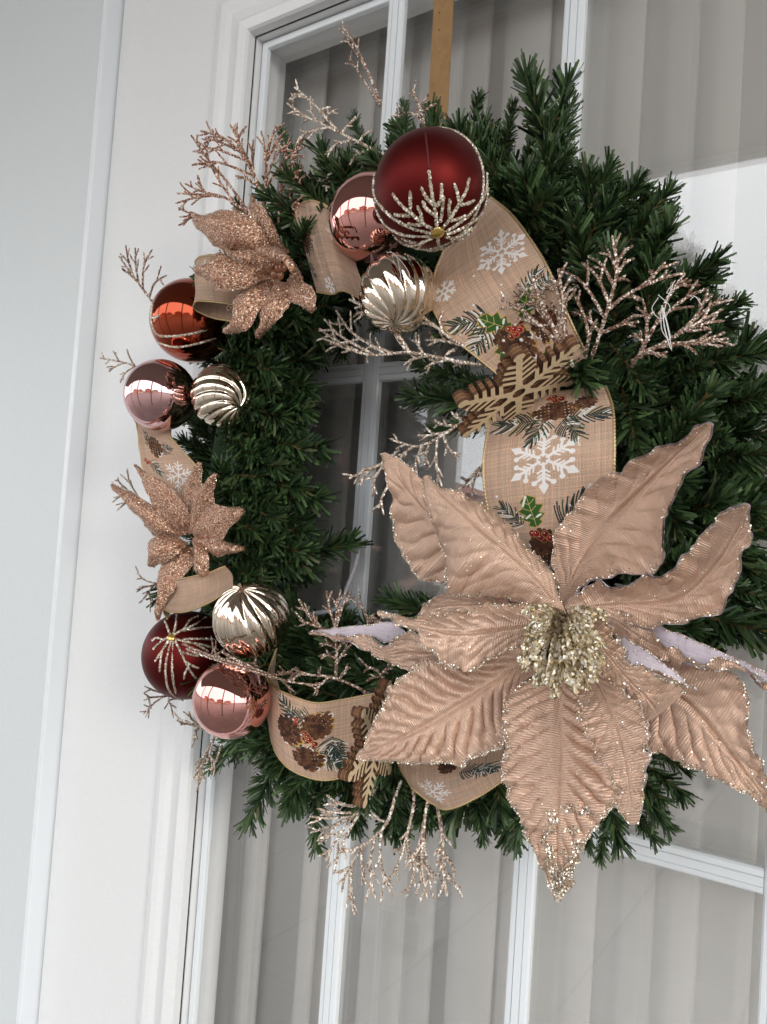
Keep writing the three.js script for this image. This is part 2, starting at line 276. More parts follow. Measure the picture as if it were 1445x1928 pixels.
// ---------------------------------------------------------------- the fir wreath
const WC = V3(0.024, Y(0.028), 0);
{
  const wreath = thing('fir_wreath', 'round dark green artificial fir wreath hanging on the glazed door', 'wreath', V3(WC.x, WC.y, 0.02));
  const core = new THREE.TorusGeometry(0.166, 0.018, 10, 72); core.translate(WC.x, WC.y, 0.03); part(wreath, 'ring_core', core, M.core);
  const variants = [];
  for (let v = 0; v < 14; v++) {
    const r = rng(100 + v * 17), L = 0.050 + 0.030 * r(), count = Math.round(L * 2650), pos = [], nor = [], col = [], idx = [], bend = (r() - 0.5) * 0.022, bend2 = (r() - 0.5) * 0.022;
    const axis = (t) => V3(bend * t * t, L * t, bend2 * t * t);
    for (let k = 0; k < count; k++) {
      const t = k < 14 ? 0.97 + 0.03 * r() : 0.02 + 0.96 * (k / count), az = r() * 6.283, a = lerp(1.15, 0.55, t) + (r() - 0.5) * 0.55, len = (0.0190 - 0.002 * t) * (0.75 + 0.45 * r()), w = 0.00085 + 0.0004 * r();
      const o = axis(t), d = V3(Math.cos(az) * Math.sin(a), Math.cos(a), Math.sin(az) * Math.sin(a)), up = V3(0, 1, 0);
      const side = V3().crossVectors(d, V3(r() - 0.5, r() - 0.5, r() - 0.5)).normalize();
      const nn = V3().crossVectors(side, d).normalize(), curl = (r() - 0.35) * 0.004, kink = r() < 0.08 ? (r() - 0.5) * 0.012 : 0;
      const q = Math.pow(r(), 1.25), g = [lerp(0.009, 0.094, q), lerp(0.025, 0.165, q), lerp(0.011, 0.058, q)], old = r() < 0.05;
      if (old) { g[0] = 0.10; g[1] = 0.115; g[2] = 0.05; }
      const base = pos.length / 3;
      for (let s = 0; s <= 2; s++) {
        const u = s / 2, c = o.clone().addScaledVector(d, len * u).addScaledVector(up, curl * u * u).addScaledVector(side, kink * u * u), ww = w * (s === 2 ? 0.8 : 1);
        for (const e of [-1, 1]) { pos.push(c.x + side.x * ww * e, c.y + side.y * ww * e, c.z + side.z * ww * e); nor.push(nn.x, nn.y, nn.z); col.push(...g); }
      }
      for (let s = 0; s < 2; s++) { const b = base + s * 2; idx.push(b, b + 1, b + 3, b, b + 3, b + 2); }
    }
    const g = new THREE.BufferGeometry(); g.setAttribute('position', new THREE.Float32BufferAttribute(pos, 3)); g.setAttribute('normal', new THREE.Float32BufferAttribute(nor, 3)); g.setAttribute('color', new THREE.Float32BufferAttribute(col, 3)); g.setIndex(idx);
    const c = new THREE.CatmullRomCurve3([axis(0), axis(0.35), axis(0.7), axis(1.0)]);
    variants.push({ g, stem: new THREE.TubeGeometry(c, 8, 0.0011, 5), L });
  }
  const r = rng(9), up = V3(0, 1, 0); let n = 0;
  const fill = { stem: [], needles: [] };
  const sprig = (p, d, v, scale = 1, filler = false) => {
    const k = variants[v ?? Math.floor(r() * variants.length)];
    if (filler || n >= 298) { const q = new THREE.Quaternion().setFromUnitVectors(up, d.clone().normalize()).multiply(new THREE.Quaternion().setFromAxisAngle(up, r() * 6.28)), mt = new THREE.Matrix4().compose(p, q, V3(scale, scale, scale)); fill.stem.push(k.stem.clone().applyMatrix4(mt)); fill.needles.push(k.g.clone().applyMatrix4(mt)); return k; }
    const m = new THREE.Mesh(k.stem, M.stem), o = ORIGIN.get(wreath);
    m.name = 'fir_sprig'; m.position.copy(p).sub(o); m.quaternion.setFromUnitVectors(up, d.clone().normalize()).multiply(new THREE.Quaternion().setFromAxisAngle(up, r() * 6.28)); m.scale.setScalar(scale);
    const q = new THREE.Mesh(k.g, M.needle); q.name = 'needles'; q.userData.kind = 'stuff'; m.add(q); wreath.add(m); n++; return k;
  };
  const zones = [[811, 357, 125, 0.15], [702, 412, 95, 0.096], [750, 553, 85, 0.116], [362, 604, 85, 0.075], [303, 744, 75, 0.1], [420, 746, 66, 0.088], [352, 1233, 92, 0.078], [474, 1166, 80, 0.112], [437, 1316, 82, 0.128], [620, 470, 90, 0.095], [920, 500, 120, 0.1], [990, 640, 100, 0.106], [1035, 870, 130, 0.112], [1000, 1040, 90, 0.1], [980, 740, 130, 0.1], [310, 870, 70, 0.085], [345, 1120, 80, 0.095], [600, 1385, 110, 0.1], [850, 1460, 100, 0.098], [345, 1010, 120, 0.1], [480, 500, 120, 0.11], [1062, 1200, 240, 0.14], [860, 1330, 170, 0.13], [1050, 1450, 150, 0.15], [1250, 1330, 150, 0.135], [1150, 960, 110, 0.12], [1290, 1080, 120, 0.15], [840, 1000, 120, 0.13], [1180, 580, 110, 0.112], [1300, 600, 80, 0.105], [740, 640, 90, 0.11]];
  const keepBack = (p, d, L) => { const tip = p.clone().addScaledVector(d.normalize(), L), [x, y] = toPx(tip); for (const [zx, zy, r0, z] of zones) if (Math.hypot(zx - x, zy - y) < r0 && tip.z > z - 0.05) { const cut = tip.z - (z - 0.05); p.z = Math.max(0.012, p.z - cut * 0.6); d.z -= cut * 0.8 / L; tip.z = z - 0.05; } };
  // single tips that stand out of the outline
  const inner = []; for (let i = 0; i < 17; i++) { const y = 585 + i * 29, w = 18 * Math.sin(i * 2.3); inner.push([470 + w, y, 575 + w + 20 * Math.sin(i * 1.7), y + 18 + 14 * Math.sin(i * 3.1), 0.062, 0.070], [430 + w, y + 12, 510 + w, y + 34, 0.066, 0.080]); }
  for (const [x0, y0, x1, y1, z0, z1] of [...inner, [1035, 300, 1000, 125, 0.05, 0.065], [1040, 310, 1045, 150, 0.045, 0.05], [1045, 320, 1075, 190, 0.045, 0.04], [1330, 850, 1440, 850, 0.05, 0.06], [1340, 960, 1450, 990, 0.05, 0.06], [1340, 1090, 1445, 1120, 0.05, 0.06], [1330, 1180, 1430, 1220, 0.05, 0.05], [1300, 620, 1400, 560, 0.05, 0.06], [1170, 1420, 1240, 1545, 0.05, 0.055], [1130, 1450, 1170, 1600, 0.05, 0.06], [1190, 1410, 1275, 1510, 0.05, 0.06], [1120, 1490, 1115, 1605, 0.04, 0.04], [1170, 1490, 1240, 1590, 0.04, 0.04], [1200, 1400, 1270, 1440, 0.04, 0.04], [1080, 1530, 1065, 1570, 0.04, 0.03], [1090, 430, 1155, 305, 0.06, 0.07], [1180, 460, 1265, 350, 0.06, 0.07], [1240, 560, 1365, 490, 0.05, 0.06], [1310, 690, 1440, 650, 0.05, 0.06], [1330, 760, 1440, 740, 0.05, 0.07],
    [520, 1060, 660, 1010, 0.04, 0.03], [520, 1440, 470, 1545, 0.05, 0.05], [590, 1480, 600, 1600, 0.05, 0.05], [470, 1400, 395, 1440, 0.05, 0.045], [1150, 1510, 1140, 1625, 0.05, 0.06], [1180, 1460, 1265, 1565, 0.05, 0.05], [1180, 1440, 1250, 1500, 0.06, 0.07], [900, 1500, 900, 1590, 0.06, 0.06], [1000, 1500, 960, 1590, 0.06, 0.05],
    [560, 300, 525, 250, 0.03, 0.03], [680, 270, 660, 215, 0.03, 0.03], [760, 270, 765, 210, 0.03, 0.03], [880, 280, 890, 225, 0.04, 0.05], [950, 290, 960, 225, 0.05, 0.06], [480, 430, 445, 375, 0.04, 0.05],
    [900, 765, 778, 735, 0.05, 0.04], [900, 725, 775, 690, 0.04, 0.04], [920, 800, 812, 802, 0.04, 0.04], [850, 1170, 728, 1125, 0.04, 0.05], [910, 1180, 800, 1128, 0.04, 0.05], [960, 735, 850, 720, 0.06, 0.05]]) {
    const a = P(x0, y0, z0), b = P(x1, y1, z1), d = b.clone().sub(a), len = d.length(), v = Math.floor(r() * variants.length), k = variants[v];
    sprig(a, d, v, clamp((len - 0.004) / k.L, 0.42, 1.1));
  }
  // [radius of the foot, height, outward, along, forward, how many, counted one by one]
  const rows = [[0.204, 0.032, 0.62, 0.62, 0.2, 52, 1], [0.200, 0.052, 0.6, -0.5, 0.4, 48, 1], [0.186, 0.064, 0.42, 0.75, 0.42, 44, 1], [0.170, 0.066, 0.05, 0.8, 0.5, 40, 1], [0.156, 0.062, -0.3, 0.80, 0.40, 34, 1], [0.158, 0.042, -0.62, 0.70, 0.22, 34, 1],
    [0.202, 0.012, 0.7, -0.6, 0.05, 56, 0], [0.162, 0.016, -0.75, -0.40, 0.10, 32, 0], [0.204, 0.024, 0.75, 0.3, 0.12, 64, 0], [0.180, 0.045, 0.5, -0.6, 0.4, 56, 0], [0.160, 0.050, -0.2, -0.8, 0.5, 44, 0], [0.206, 0.040, 0.7, -0.2, 0.35, 60, 0], [0.192, 0.058, 0.5, -0.4, 0.6, 54, 0], [0.222, 0.030, 0.45, 0.8, 0.2, 64, 0], [0.224, 0.044, 0.4, -0.8, 0.3, 64, 0], [0.216, 0.055, 0.6, 0.1, 0.5, 56, 0]];
  for (const [R, z, o, a, f, N0, one] of rows) for (let i = 0; i < N0; i++) {
    const th = (i + r() * 0.8) / N0 * 6.283, c = Math.cos(th), s = Math.sin(th), rad = V3(c, s, 0), tan = V3(s, -c, 0);
    const p = V3(WC.x + c * R, WC.y + s * R, z + 0.008 * (r() - 0.5));
    const d = rad.multiplyScalar(o + (r() - 0.5) * 0.45).addScaledVector(tan, a + (r() - 0.5) * 0.7).add(V3(0, 0, f + (r() - 0.5) * 0.4));
    keepBack(p, d, 0.065);
    if (o > 0.4 && c < -0.3) p.addScaledVector(V3(c, s, 0), -0.018);
    if (toPx(p.clone().addScaledVector(d.clone().normalize(), 0.06))[0] < 300) continue;
    sprig(p, d, undefined, (R > 0.21 ? 0.55 : 1) * (0.66 + 0.24 * r()) * (o > 0.5 && c < -0.45 ? 0.8 : o > 0.5 && c > 0.5 && s < 0.25 ? 1.14 : o > 0.5 && s > 0.25 ? 0.9 : 1), !one);
  }
  part(wreath, 'back_sprigs', mergeGeometries(fill.needles), M.needle, null, 'stuff');
  part(wreath, 'back_stems', mergeGeometries(fill.stem), M.stem, null, 'stuff');
}

// ---------------------------------------------------------------- balls
const BALLS = {};
function sphereAt(px, py, rp, z) { const c = P(px, py, z), d = depthOf(c), dist = c.distanceTo(C); return { c, r: rp * d / FL * Math.sqrt(d / dist) }; }
function onBall(b, px, py, lift = 0) {
  const d = toWorld((px - 722.5) / FL, -(py - 964) / FL, -1).normalize(), oc = C.clone().sub(b.c), B = oc.dot(d), q = B * B - oc.lengthSq() + b.r * b.r;
  const t = q > 0 ? -B - Math.sqrt(q) : -B, p = C.clone().addScaledVector(d, t).sub(b.c).normalize(); return b.c.clone().addScaledVector(p, b.r + lift);
}
// a rope of glitter: a tube whose rings are jittered so that its facets catch light at random
function rope(pts, r0, r1, seed, pal, step = 0.0009, sides = 6, jit = 0.3, roundTip = true) {
  const r = rng(seed), cv = pts.length > 2 ? new THREE.CatmullRomCurve3(pts, false, 'centripetal') : new THREE.LineCurve3(pts[0], pts[1]);
  const len = cv.getLength(), n = Math.max(3, Math.round(len / step)), pos = [], col = [], idx = [];
  let nrm = V3(0.3, 0.5, 0.8);
  for (let i = 0; i <= n; i++) {
    const u = i / n, p = cv.getPointAt(u), t = cv.getTangentAt(u); nrm.addScaledVector(t, -nrm.dot(t)).normalize(); const b = V3().crossVectors(t, nrm);
    const end = roundTip && i === n ? 0.35 : 1, rad = lerp(r0, r1, u) * end;
    for (let k = 0; k < sides; k++) {
      const a = (k + (i % 2) * 0.5) / sides * 6.283, q = rad * (1 + (r() - 0.5) * 2 * jit), jt = (r() - 0.5) * step * 0.8;
      const v = p.clone().addScaledVector(nrm, Math.cos(a) * q).addScaledVector(b, Math.sin(a) * q).addScaledVector(t, jt); pos.push(v.x, v.y, v.z);
      const c = pal[Math.min(pal.length - 1, Math.floor(Math.pow(r(), 1.1) * pal.length))], f = 0.75 + 0.5 * r(); col.push(c[0] * f, c[1] * f, c[2] * f);
    }
  }
  for (let i = 0; i < n; i++) for (let k = 0; k < sides; k++) { const a = i * sides + k, b = i * sides + (k + 1) % sides, c = a + sides, d = b + sides; idx.push(a, b, d, a, d, c); }
  const tip = pos.length / 3, e = cv.getPointAt(1); pos.push(e.x, e.y, e.z); col.push(...pal[0]); for (let k = 0; k < sides; k++) idx.push(n * sides + k, n * sides + (k + 1) % sides, tip);
  const s0 = pos.length / 3, e0 = cv.getPointAt(0); pos.push(e0.x, e0.y, e0.z); col.push(...pal[0]); for (let k = 0; k < sides; k++) idx.push((k + 1) % sides, k, s0);
  const g = new THREE.BufferGeometry(); g.setAttribute('position', new THREE.Float32BufferAttribute(pos, 3)); g.setAttribute('color', new THREE.Float32BufferAttribute(col, 3)); g.setIndex(idx);
  const f = g.toNonIndexed(); // one colour a facet, so that the flakes stay apart
  const fc = f.attributes.color; for (let i = 0; i < fc.count; i += 3) for (let k = 1; k < 3; k++) fc.setXYZ(i + k, fc.getX(i), fc.getY(i), fc.getZ(i));
  f.computeVertexNormals(); f.setAttribute('uv', new THREE.Float32BufferAttribute(new Float32Array(fc.count * 2), 2)); return f;
}
const PAL = {
  silver: [[0.45, 0.38, 0.28], [0.62, 0.55, 0.42], [0.80, 0.74, 0.62], [0.34, 0.26, 0.18], [0.9, 0.86, 0.78]],
  rose: [[0.22, 0.13, 0.09], [0.33, 0.21, 0.15], [0.16, 0.07, 0.045], [0.52, 0.39, 0.30], [0.92, 0.83, 0.73]],
  champagne: [[0.50, 0.38, 0.28], [0.66, 0.53, 0.42], [0.32, 0.20, 0.14], [0.84, 0.74, 0.62], [0.96, 0.92, 0.85]],
  gold: [[0.46, 0.36, 0.20], [0.60, 0.50, 0.32], [0.30, 0.21, 0.10], [0.78, 0.70, 0.54], [0.92, 0.87, 0.76]],
  copper: [[0.26, 0.11, 0.06], [0.36, 0.18, 0.11], [0.18, 0.06, 0.04], [0.56, 0.36, 0.26], [0.85, 0.70, 0.58]],
};
function bauble(key, px, py, rp, z, name, label, mat, shape) {
  const b = sphereAt(px, py, rp, z); BALLS[key] = b;
  const g = new THREE.SphereGeometry(b.r, 128, 96);
  if (shape) {
    const p = g.attributes.position, v = V3();
    for (let i = 0; i < p.count; i++) {
      v.fromBufferAttribute(p, i); const th = Math.acos(clamp(v.y / b.r, -1, 1)), ph = Math.atan2(v.z, v.x), s = Math.sin(th);
      const w = Math.abs(Math.sin(shape.n / 2 * (ph + shape.twist * (th - 1.57))));   // scallops: round ribs, sharp grooves
      v.multiplyScalar(1 - shape.depth * smooth(0, 0.35, s) * Math.pow(1 - w, 1.6) - 0.05 * (1 - s) * (1 - s)); p.setXYZ(i, v.x, v.y, v.z);
    }
    g.computeVertexNormals();
    // the seam of the sphere shares its normals
    const q = g.attributes.normal; for (let j = 0; j <= 96; j++) { const a = j * 129, c = a + 128, x = q.getX(a) + q.getX(c), y = q.getY(a) + q.getY(c), zz = q.getZ(a) + q.getZ(c), l = Math.hypot(x, y, zz) || 1; for (const k of [a, c]) q.setXYZ(k, x / l, y / l, zz / l); }
  }
  const t = thing(name, label, 'bauble', b.c); const m = new THREE.Mesh(g, mat); m.name = 'ball'; ORIGIN.set(m, b.c.clone()); t.add(m);
  const axis = onBall(b, ...(shape?.pole ?? [px, py - 4000])).sub(b.c).normalize();
  if (shape) m.quaternion.setFromUnitVectors(V3(0, 1, 0), axis);
  // cap and loop at the far pole
  const far = V3(WC.x, WC.y, 0).sub(b.c).multiplyScalar(0.3).setZ(-0.14).normalize();
  const cap = new THREE.CylinderGeometry(b.r * 0.2, b.r * 0.22, b.r * 0.16, 24); cap.translate(0, b.r * 1.04, 0); cap.applyQuaternion(new THREE.Quaternion().setFromUnitVectors(V3(0, 1, 0), far)); cap.translate(b.c.x, b.c.y, b.c.z);
  part(t, 'cap', cap, M.goldWire);
  b.t = t; return b;
}
function glitterLine(b, pts, r, seed, S) { const w = pts.map(([x, y]) => { const q = S(x, y); return onBall(b, q[0], q[1], r * 0.35); }); return rope(w, r, r * 0.9, seed, PAL.silver, 0.0008, 6, 0.3); }
bauble('b1', 811, 357, 111, 0.150, 'bauble', 'largest bauble, matte dark red with glitter branches, at the top of the wreath', M.matteRed);
bauble('b2', 702, 412, 86, 0.096, 'bauble', 'shiny pink bauble tucked behind the big matte red one', M.pink);
bauble('b3', 750, 553, 76, 0.116, 'bauble', 'champagne swirl bauble just below the big matte red bauble', M.champagne, { n: 13, twist: 0.55, depth: 0.06, pole: [742, 612] });
bauble('b4', 362, 604, 80, 0.070, 'bauble', 'shiny copper bauble with glitter bands left of the upper glitter flower', M.copper);
bauble('b5', 303, 744, 69, 0.100, 'bauble', 'pale pink mirror bauble farthest left, under the copper bauble', M.pinkPale);
bauble('b6', 420, 746, 61, 0.088, 'bauble', 'champagne swirl bauble right of the pale pink mirror bauble', M.champagne, { n: 12, twist: 0.8, depth: 0.06, pole: [452, 768] });
bauble('b7', 352, 1233, 84, 0.082, 'bauble', 'matte dark red bauble with a glitter star at the lower left', M.matteRed);
bauble('b8', 474, 1166, 74, 0.112, 'bauble', 'champagne bauble with straight ribs above the lower pink bauble', M.champagne, { n: 16, twist: 0.15, depth: 0.06, pole: [455, 1106] });
bauble('b9', 437, 1316, 75, 0.128, 'bauble', 'shiny pink bauble at the lower left beside the printed ribbon', M.pink);
{
  const zoomTo = (x0, y0, s) => (x, y) => [x0 + x * s, y0 + y * s];
  const all = (b, S, lines, r, seed) => lines.forEach((l, i) => part(b.t, 'glitter_line', glitterLine(b, l, r, seed + i, S), M.twig));
  const gem = (b, px, py, r) => { const p = onBall(b, px, py), n = p.clone().sub(b.c).normalize(), g = new THREE.SphereGeometry(r, 20, 12); g.scale(1, 0.45, 1); g.applyQuaternion(new THREE.Quaternion().setFromUnitVectors(V3(0, 1, 0), n)); g.translate(p.x, p.y, p.z); part(b.t, 'gem', g, M.gem); };
  const A = zoomTo(660, 220, 0.2076), b1 = BALLS.b1, r1 = 0.00105;
  all(b1, A, [[[785, 1000], [765, 830], [740, 700], [712, 480]], [[760, 890], [690, 830], [655, 760]], [[765, 800], [690, 730], [640, 630]], [[780, 812], [820, 750], [825, 600]], [[815, 950], [830, 850], [845, 720]],
    [[740, 1010], [650, 960], [560, 880], [455, 790], [385, 690]], [[545, 870], [548, 770], [543, 670]], [[545, 893], [470, 893], [395, 883]], [[650, 955], [640, 880], [608, 800]], [[660, 972], [590, 975], [515, 968]],
    [[840, 1000], [900, 925], [985, 780], [1050, 660], [1077, 550]], [[980, 770], [965, 690], [940, 600]], [[990, 800], [1060, 785], [1125, 755]], [[895, 930], [895, 830], [897, 740]], [[910, 940], [980, 920], [1045, 890]],
    [[740, 1055], [500, 980], [300, 830], [215, 650], [195, 500]], [[860, 1040], [1070, 890], [1215, 700], [1248, 500]], [[735, 1078], [450, 1055], [260, 900], [195, 740]], [[860, 1065], [1050, 985], [1200, 850], [1268, 640]],
    [[740, 1090], [640, 1140], [500, 1165], [385, 1115]], [[640, 1140], [612, 1215]], [[610, 1135], [540, 1125], [470, 1098]], [[505, 1165], [512, 1205]], [[795, 1105], [790, 1195], [740, 1230], [690, 1245]], [[805, 1190], [860, 1185], [910, 1198]],
    [[860, 1078], [940, 1100], [1040, 1090], [1150, 1000]], [[915, 1100], [930, 1140], [945, 1175]], [[1020, 1092], [1018, 1145]], [[930, 1098], [1020, 1060], [1100, 995]]], r1, 300);
  { // the two bands run on round the back of the ball
    const pts = []; for (let i = 0; i <= 60; i++) { const a = i / 60 * 6.283, n = onBall(b1, 760, 330).sub(b1.c).normalize(), s = V3(0, 1, 0).cross(n).normalize(), u = V3().crossVectors(n, s); pts.push(b1.c.clone().addScaledVector(s, Math.cos(a) * (b1.r + 0.0003)).addScaledVector(u, Math.sin(a) * (b1.r + 0.0003))); }
    part(b1.t, 'glitter_line', rope(pts, 0.0008, 0.0008, 380, PAL.silver, 0.0009, 6, 0.3, false), M.twig);
    const th = [[682, 150], [695, 260], [705, 360], [712, 470]].map(([x, y]) => onBall(b1, ...A(x, y), 0.0004)); part(b1.t, 'hanging_thread', new THREE.TubeGeometry(new THREE.CatmullRomCurve3(th), 24, 0.0005, 5), new THREE.MeshStandardMaterial({ color: rgb(0.10, 0.01, 0.01), roughness: 0.6 }));
  }
  gem(b1, 824, 438, 0.0042);
  const B = zoomTo(180, 850, 0.3737), b7 = BALLS.b7;
  all(b7, B, [[[383, 937], [430, 905], [490, 880], [560, 835]], [[450, 892], [480, 850], [520, 830]], [[383, 937], [365, 890], [350, 850]], [[395, 920], [405, 880], [410, 822]], [[370, 937], [330, 960], [290, 1000]], [[345, 950], [310, 940], [285, 955]], [[372, 948], [340, 1000], [300, 1060]], [[340, 1000], [330, 1050], [325, 1110]],
    [[383, 950], [355, 1090], [372, 1200], [438, 1258]], [[393, 955], [388, 1100], [400, 1190], [425, 1250]], [[403, 945], [470, 962], [540, 975], [620, 1000]], [[403, 955], [430, 1010], [470, 1090], [510, 1150]], [[430, 1010], [470, 1020], [522, 1032]], [[455, 1062], [490, 1080], [522, 1092]], [[465, 1090], [450, 1120], [447, 1148]], [[440, 905], [510, 893], [595, 885]], [[440, 948], [510, 945], [600, 948]], [[500, 968], [540, 990], [570, 1010]]], 0.00095, 420);
  gem(b7, 323, 1200, 0.0034);
  const D = zoomTo(180, 500, 0.346), b4 = BALLS.b4;
  all(b4, D, [[[312, 215], [306, 290], [335, 370], [400, 385], [550, 365], [720, 305]], [[345, 418], [440, 442], [600, 412], [735, 355]], [[306, 280], [330, 285], [352, 268]]], 0.0011, 470);
  const k = Object.entries(BALLS); for (let i = 0; i < k.length; i++) for (let j = i + 1; j < k.length; j++) { const d = k[i][1].c.distanceTo(k[j][1].c) - k[i][1].r - k[j][1].r; if (d < 0) console.log('overlap', k[i][0], k[j][0], d.toFixed(4)); }
}
// ---------------------------------------------------------------- flakes of glitter, each a little tilted plate
const hex = new THREE.CircleGeometry(1, 6);
const GOLD = [[0.84, 0.76, 0.62], [0.93, 0.88, 0.79], [0.68, 0.57, 0.41], [0.98, 0.95, 0.90], [0.56, 0.44, 0.31]];
const ROSE = [[0.70, 0.50, 0.37], [0.82, 0.65, 0.52], [0.52, 0.33, 0.22], [0.96, 0.88, 0.79]];
function flakes(parent, name, list, pal, seed, tilt = 0.8) {    // list of [place, normal, size]
  const r = rng(seed), o = ORIGIN.get(parent), m = new THREE.InstancedMesh(hex, M.flake, list.length), q = new THREE.Quaternion(), Z = V3(0, 0, 1), c = new THREE.Color(), mt = new THREE.Matrix4();
  list.forEach(([p, n, s], i) => {
    const nn = n.clone().add(V3(r() - 0.5, r() - 0.5, r() - 0.5).multiplyScalar(2 * tilt)).normalize(); q.setFromUnitVectors(Z, nn);
    mt.compose(p.clone().sub(o), q, V3(s, s, s)); m.setMatrixAt(i, mt); const k = pal[Math.floor(r() * pal.length)]; m.setColorAt(i, c.setRGB(...k));
  });
  m.name = name; m.userData.kind = 'stuff'; parent.add(m); return m;
}
// ---------------------------------------------------------------- petals
// a sheet between a left edge, a midrib and a right edge, all drawn from the foot to the tip
function petalGrid(o, nu, nv, seed) {
  const zp = (u, d) => { const [a, b, c] = o.z, k = 2 * b - 0.5 * a - 0.5 * c; return (1 - u) * (1 - u) * a + 2 * u * (1 - u) * k + u * u * c + d * Math.sin(Math.PI * clamp(u * 0.96 + 0.02)); };
  const curve = (pts, d) => {
    const acc = [0]; for (let i = 1; i < pts.length; i++) acc.push(acc[i - 1] + Math.hypot(pts[i][0] - pts[i - 1][0], pts[i][1] - pts[i - 1][1]));
    return new THREE.CatmullRomCurve3(pts.map((p, i) => P(p[0], p[1], zp(acc[i] / acc[acc.length - 1], d))), false, 'centripetal');
  };
  const l = curve(o.L, o.dl ?? 0), r = curve(o.R, o.dr ?? 0);
  const mid = o.M ? curve(o.M, 0) : null, rows = [];
  const wob = (u, s) => (n1(u * 17 + seed * 3.1, s * 9 + seed) - 0.5) * 0.0035 + (n2(u * 41 + seed, s * 5) - 0.5) * 0.0018;
  for (let i = 0; i <= nu; i++) {
    const u = i / nu, a = l.getPointAt(u), c = r.getPointAt(u), b = mid ? mid.getPointAt(u) : a.clone().lerp(c, 0.5).add(V3(0, 0, o.dm ?? 0));
    const span = c.clone().sub(a), sl = span.length(); if (sl > 1e-5) span.divideScalar(sl);
    const fade = smooth(0, 0.12, u) * smooth(0, 0.06, 1 - u) * (o.wave ?? 1);
    a.addScaledVector(span, wob(u, 1) * fade).add(V3(0, 0, wob(u, 2) * fade * 1.3)); c.addScaledVector(span, wob(u, 3) * fade).add(V3(0, 0, wob(u, 4) * fade * 1.3));
    if (o.pinch) { const k = o.pinch * Math.sin(Math.PI * clamp((u - 0.6) / 0.4)), m = a.clone().lerp(c, 0.5); a.lerp(m, k); c.lerp(m, k); b.lerp(m, k * 0.5); }
    const t = clamp(a.distanceTo(b) / (a.distanceTo(b) + b.distanceTo(c) + 1e-9), 0.28, 0.72), row = [];
    for (let j = 0; j <= nv; j++) {
      const v = j / nv, A = (v - t) * (v - 1) / (t), B = v * (v - 1) / (t * (t - 1)), D = v * (v - t) / (1 - t);
      row.push({ p: V3().addScaledVector(a, A).addScaledVector(b, B).addScaledVector(c, D), u, w: v < t ? -(1 - v / t) : (v - t) / (1 - t), span: sl });
    }
    rows.push(row);
  }
  return rows;
}
function gridNormals(rows) {
  const nu = rows.length - 1, nv = rows[0].length - 1;
  for (let i = 0; i <= nu; i++) for (let j = 0; j <= nv; j++) {
    const du = rows[Math.min(nu, i + 1)][j].p.clone().sub(rows[Math.max(0, i - 1)][j].p), dv = rows[i][Math.min(nv, j + 1)].p.clone().sub(rows[i][Math.max(0, j - 1)].p), n = V3().crossVectors(du, dv);
    if (n.lengthSq() < 1e-18) n.copy(rows[Math.max(1, Math.min(nu - 1, i))][j].n ?? V3(0, 0, 1)); n.normalize();
    rows[i][j].n = n;
  }
  let s = 0; for (const row of rows) for (const q of row) s += q.n.dot(C.clone().sub(q.p)); if (s < 0) for (const row of rows) for (const q of row) q.n.negate();
}
function sheet(rows, off, back) {
  const nu = rows.length - 1, nv = rows[0].length - 1, pos = [], uv = [], idx = [];
  for (const row of rows) for (const q of row) { const p = q.p.clone().addScaledVector(q.n, off); pos.push(p.x, p.y, p.z); uv.push((q.w * 0.5 + 0.5) * q.span, q.u * (q.len ?? 0.12)); }
  const a0 = rows[1][0].p.clone().sub(rows[0][0].p), b0 = rows[1][nv].p.clone().sub(rows[1][0].p), mi = rows[nu >> 1][nv >> 1];
  const face = V3().crossVectors(rows[(nu >> 1) + 1][nv >> 1].p.clone().sub(mi.p), rows[nu >> 1][(nv >> 1) + 1].p.clone().sub(mi.p)).dot(mi.n) > 0;
  for (let i = 0; i < nu; i++) for (let j = 0; j < nv; j++) { const a = i * (nv + 1) + j, b = a + nv + 1; if (face !== !!back) idx.push(a, b, b + 1, a, b + 1, a + 1); else idx.push(a, b + 1, b, a, a + 1, b + 1); }
  const g = new THREE.BufferGeometry(); g.setAttribute('position', new THREE.Float32BufferAttribute(pos, 3)); g.setAttribute('uv', new THREE.Float32BufferAttribute(uv, 2)); g.setIndex(idx); g.computeVertexNormals(); return g;
}
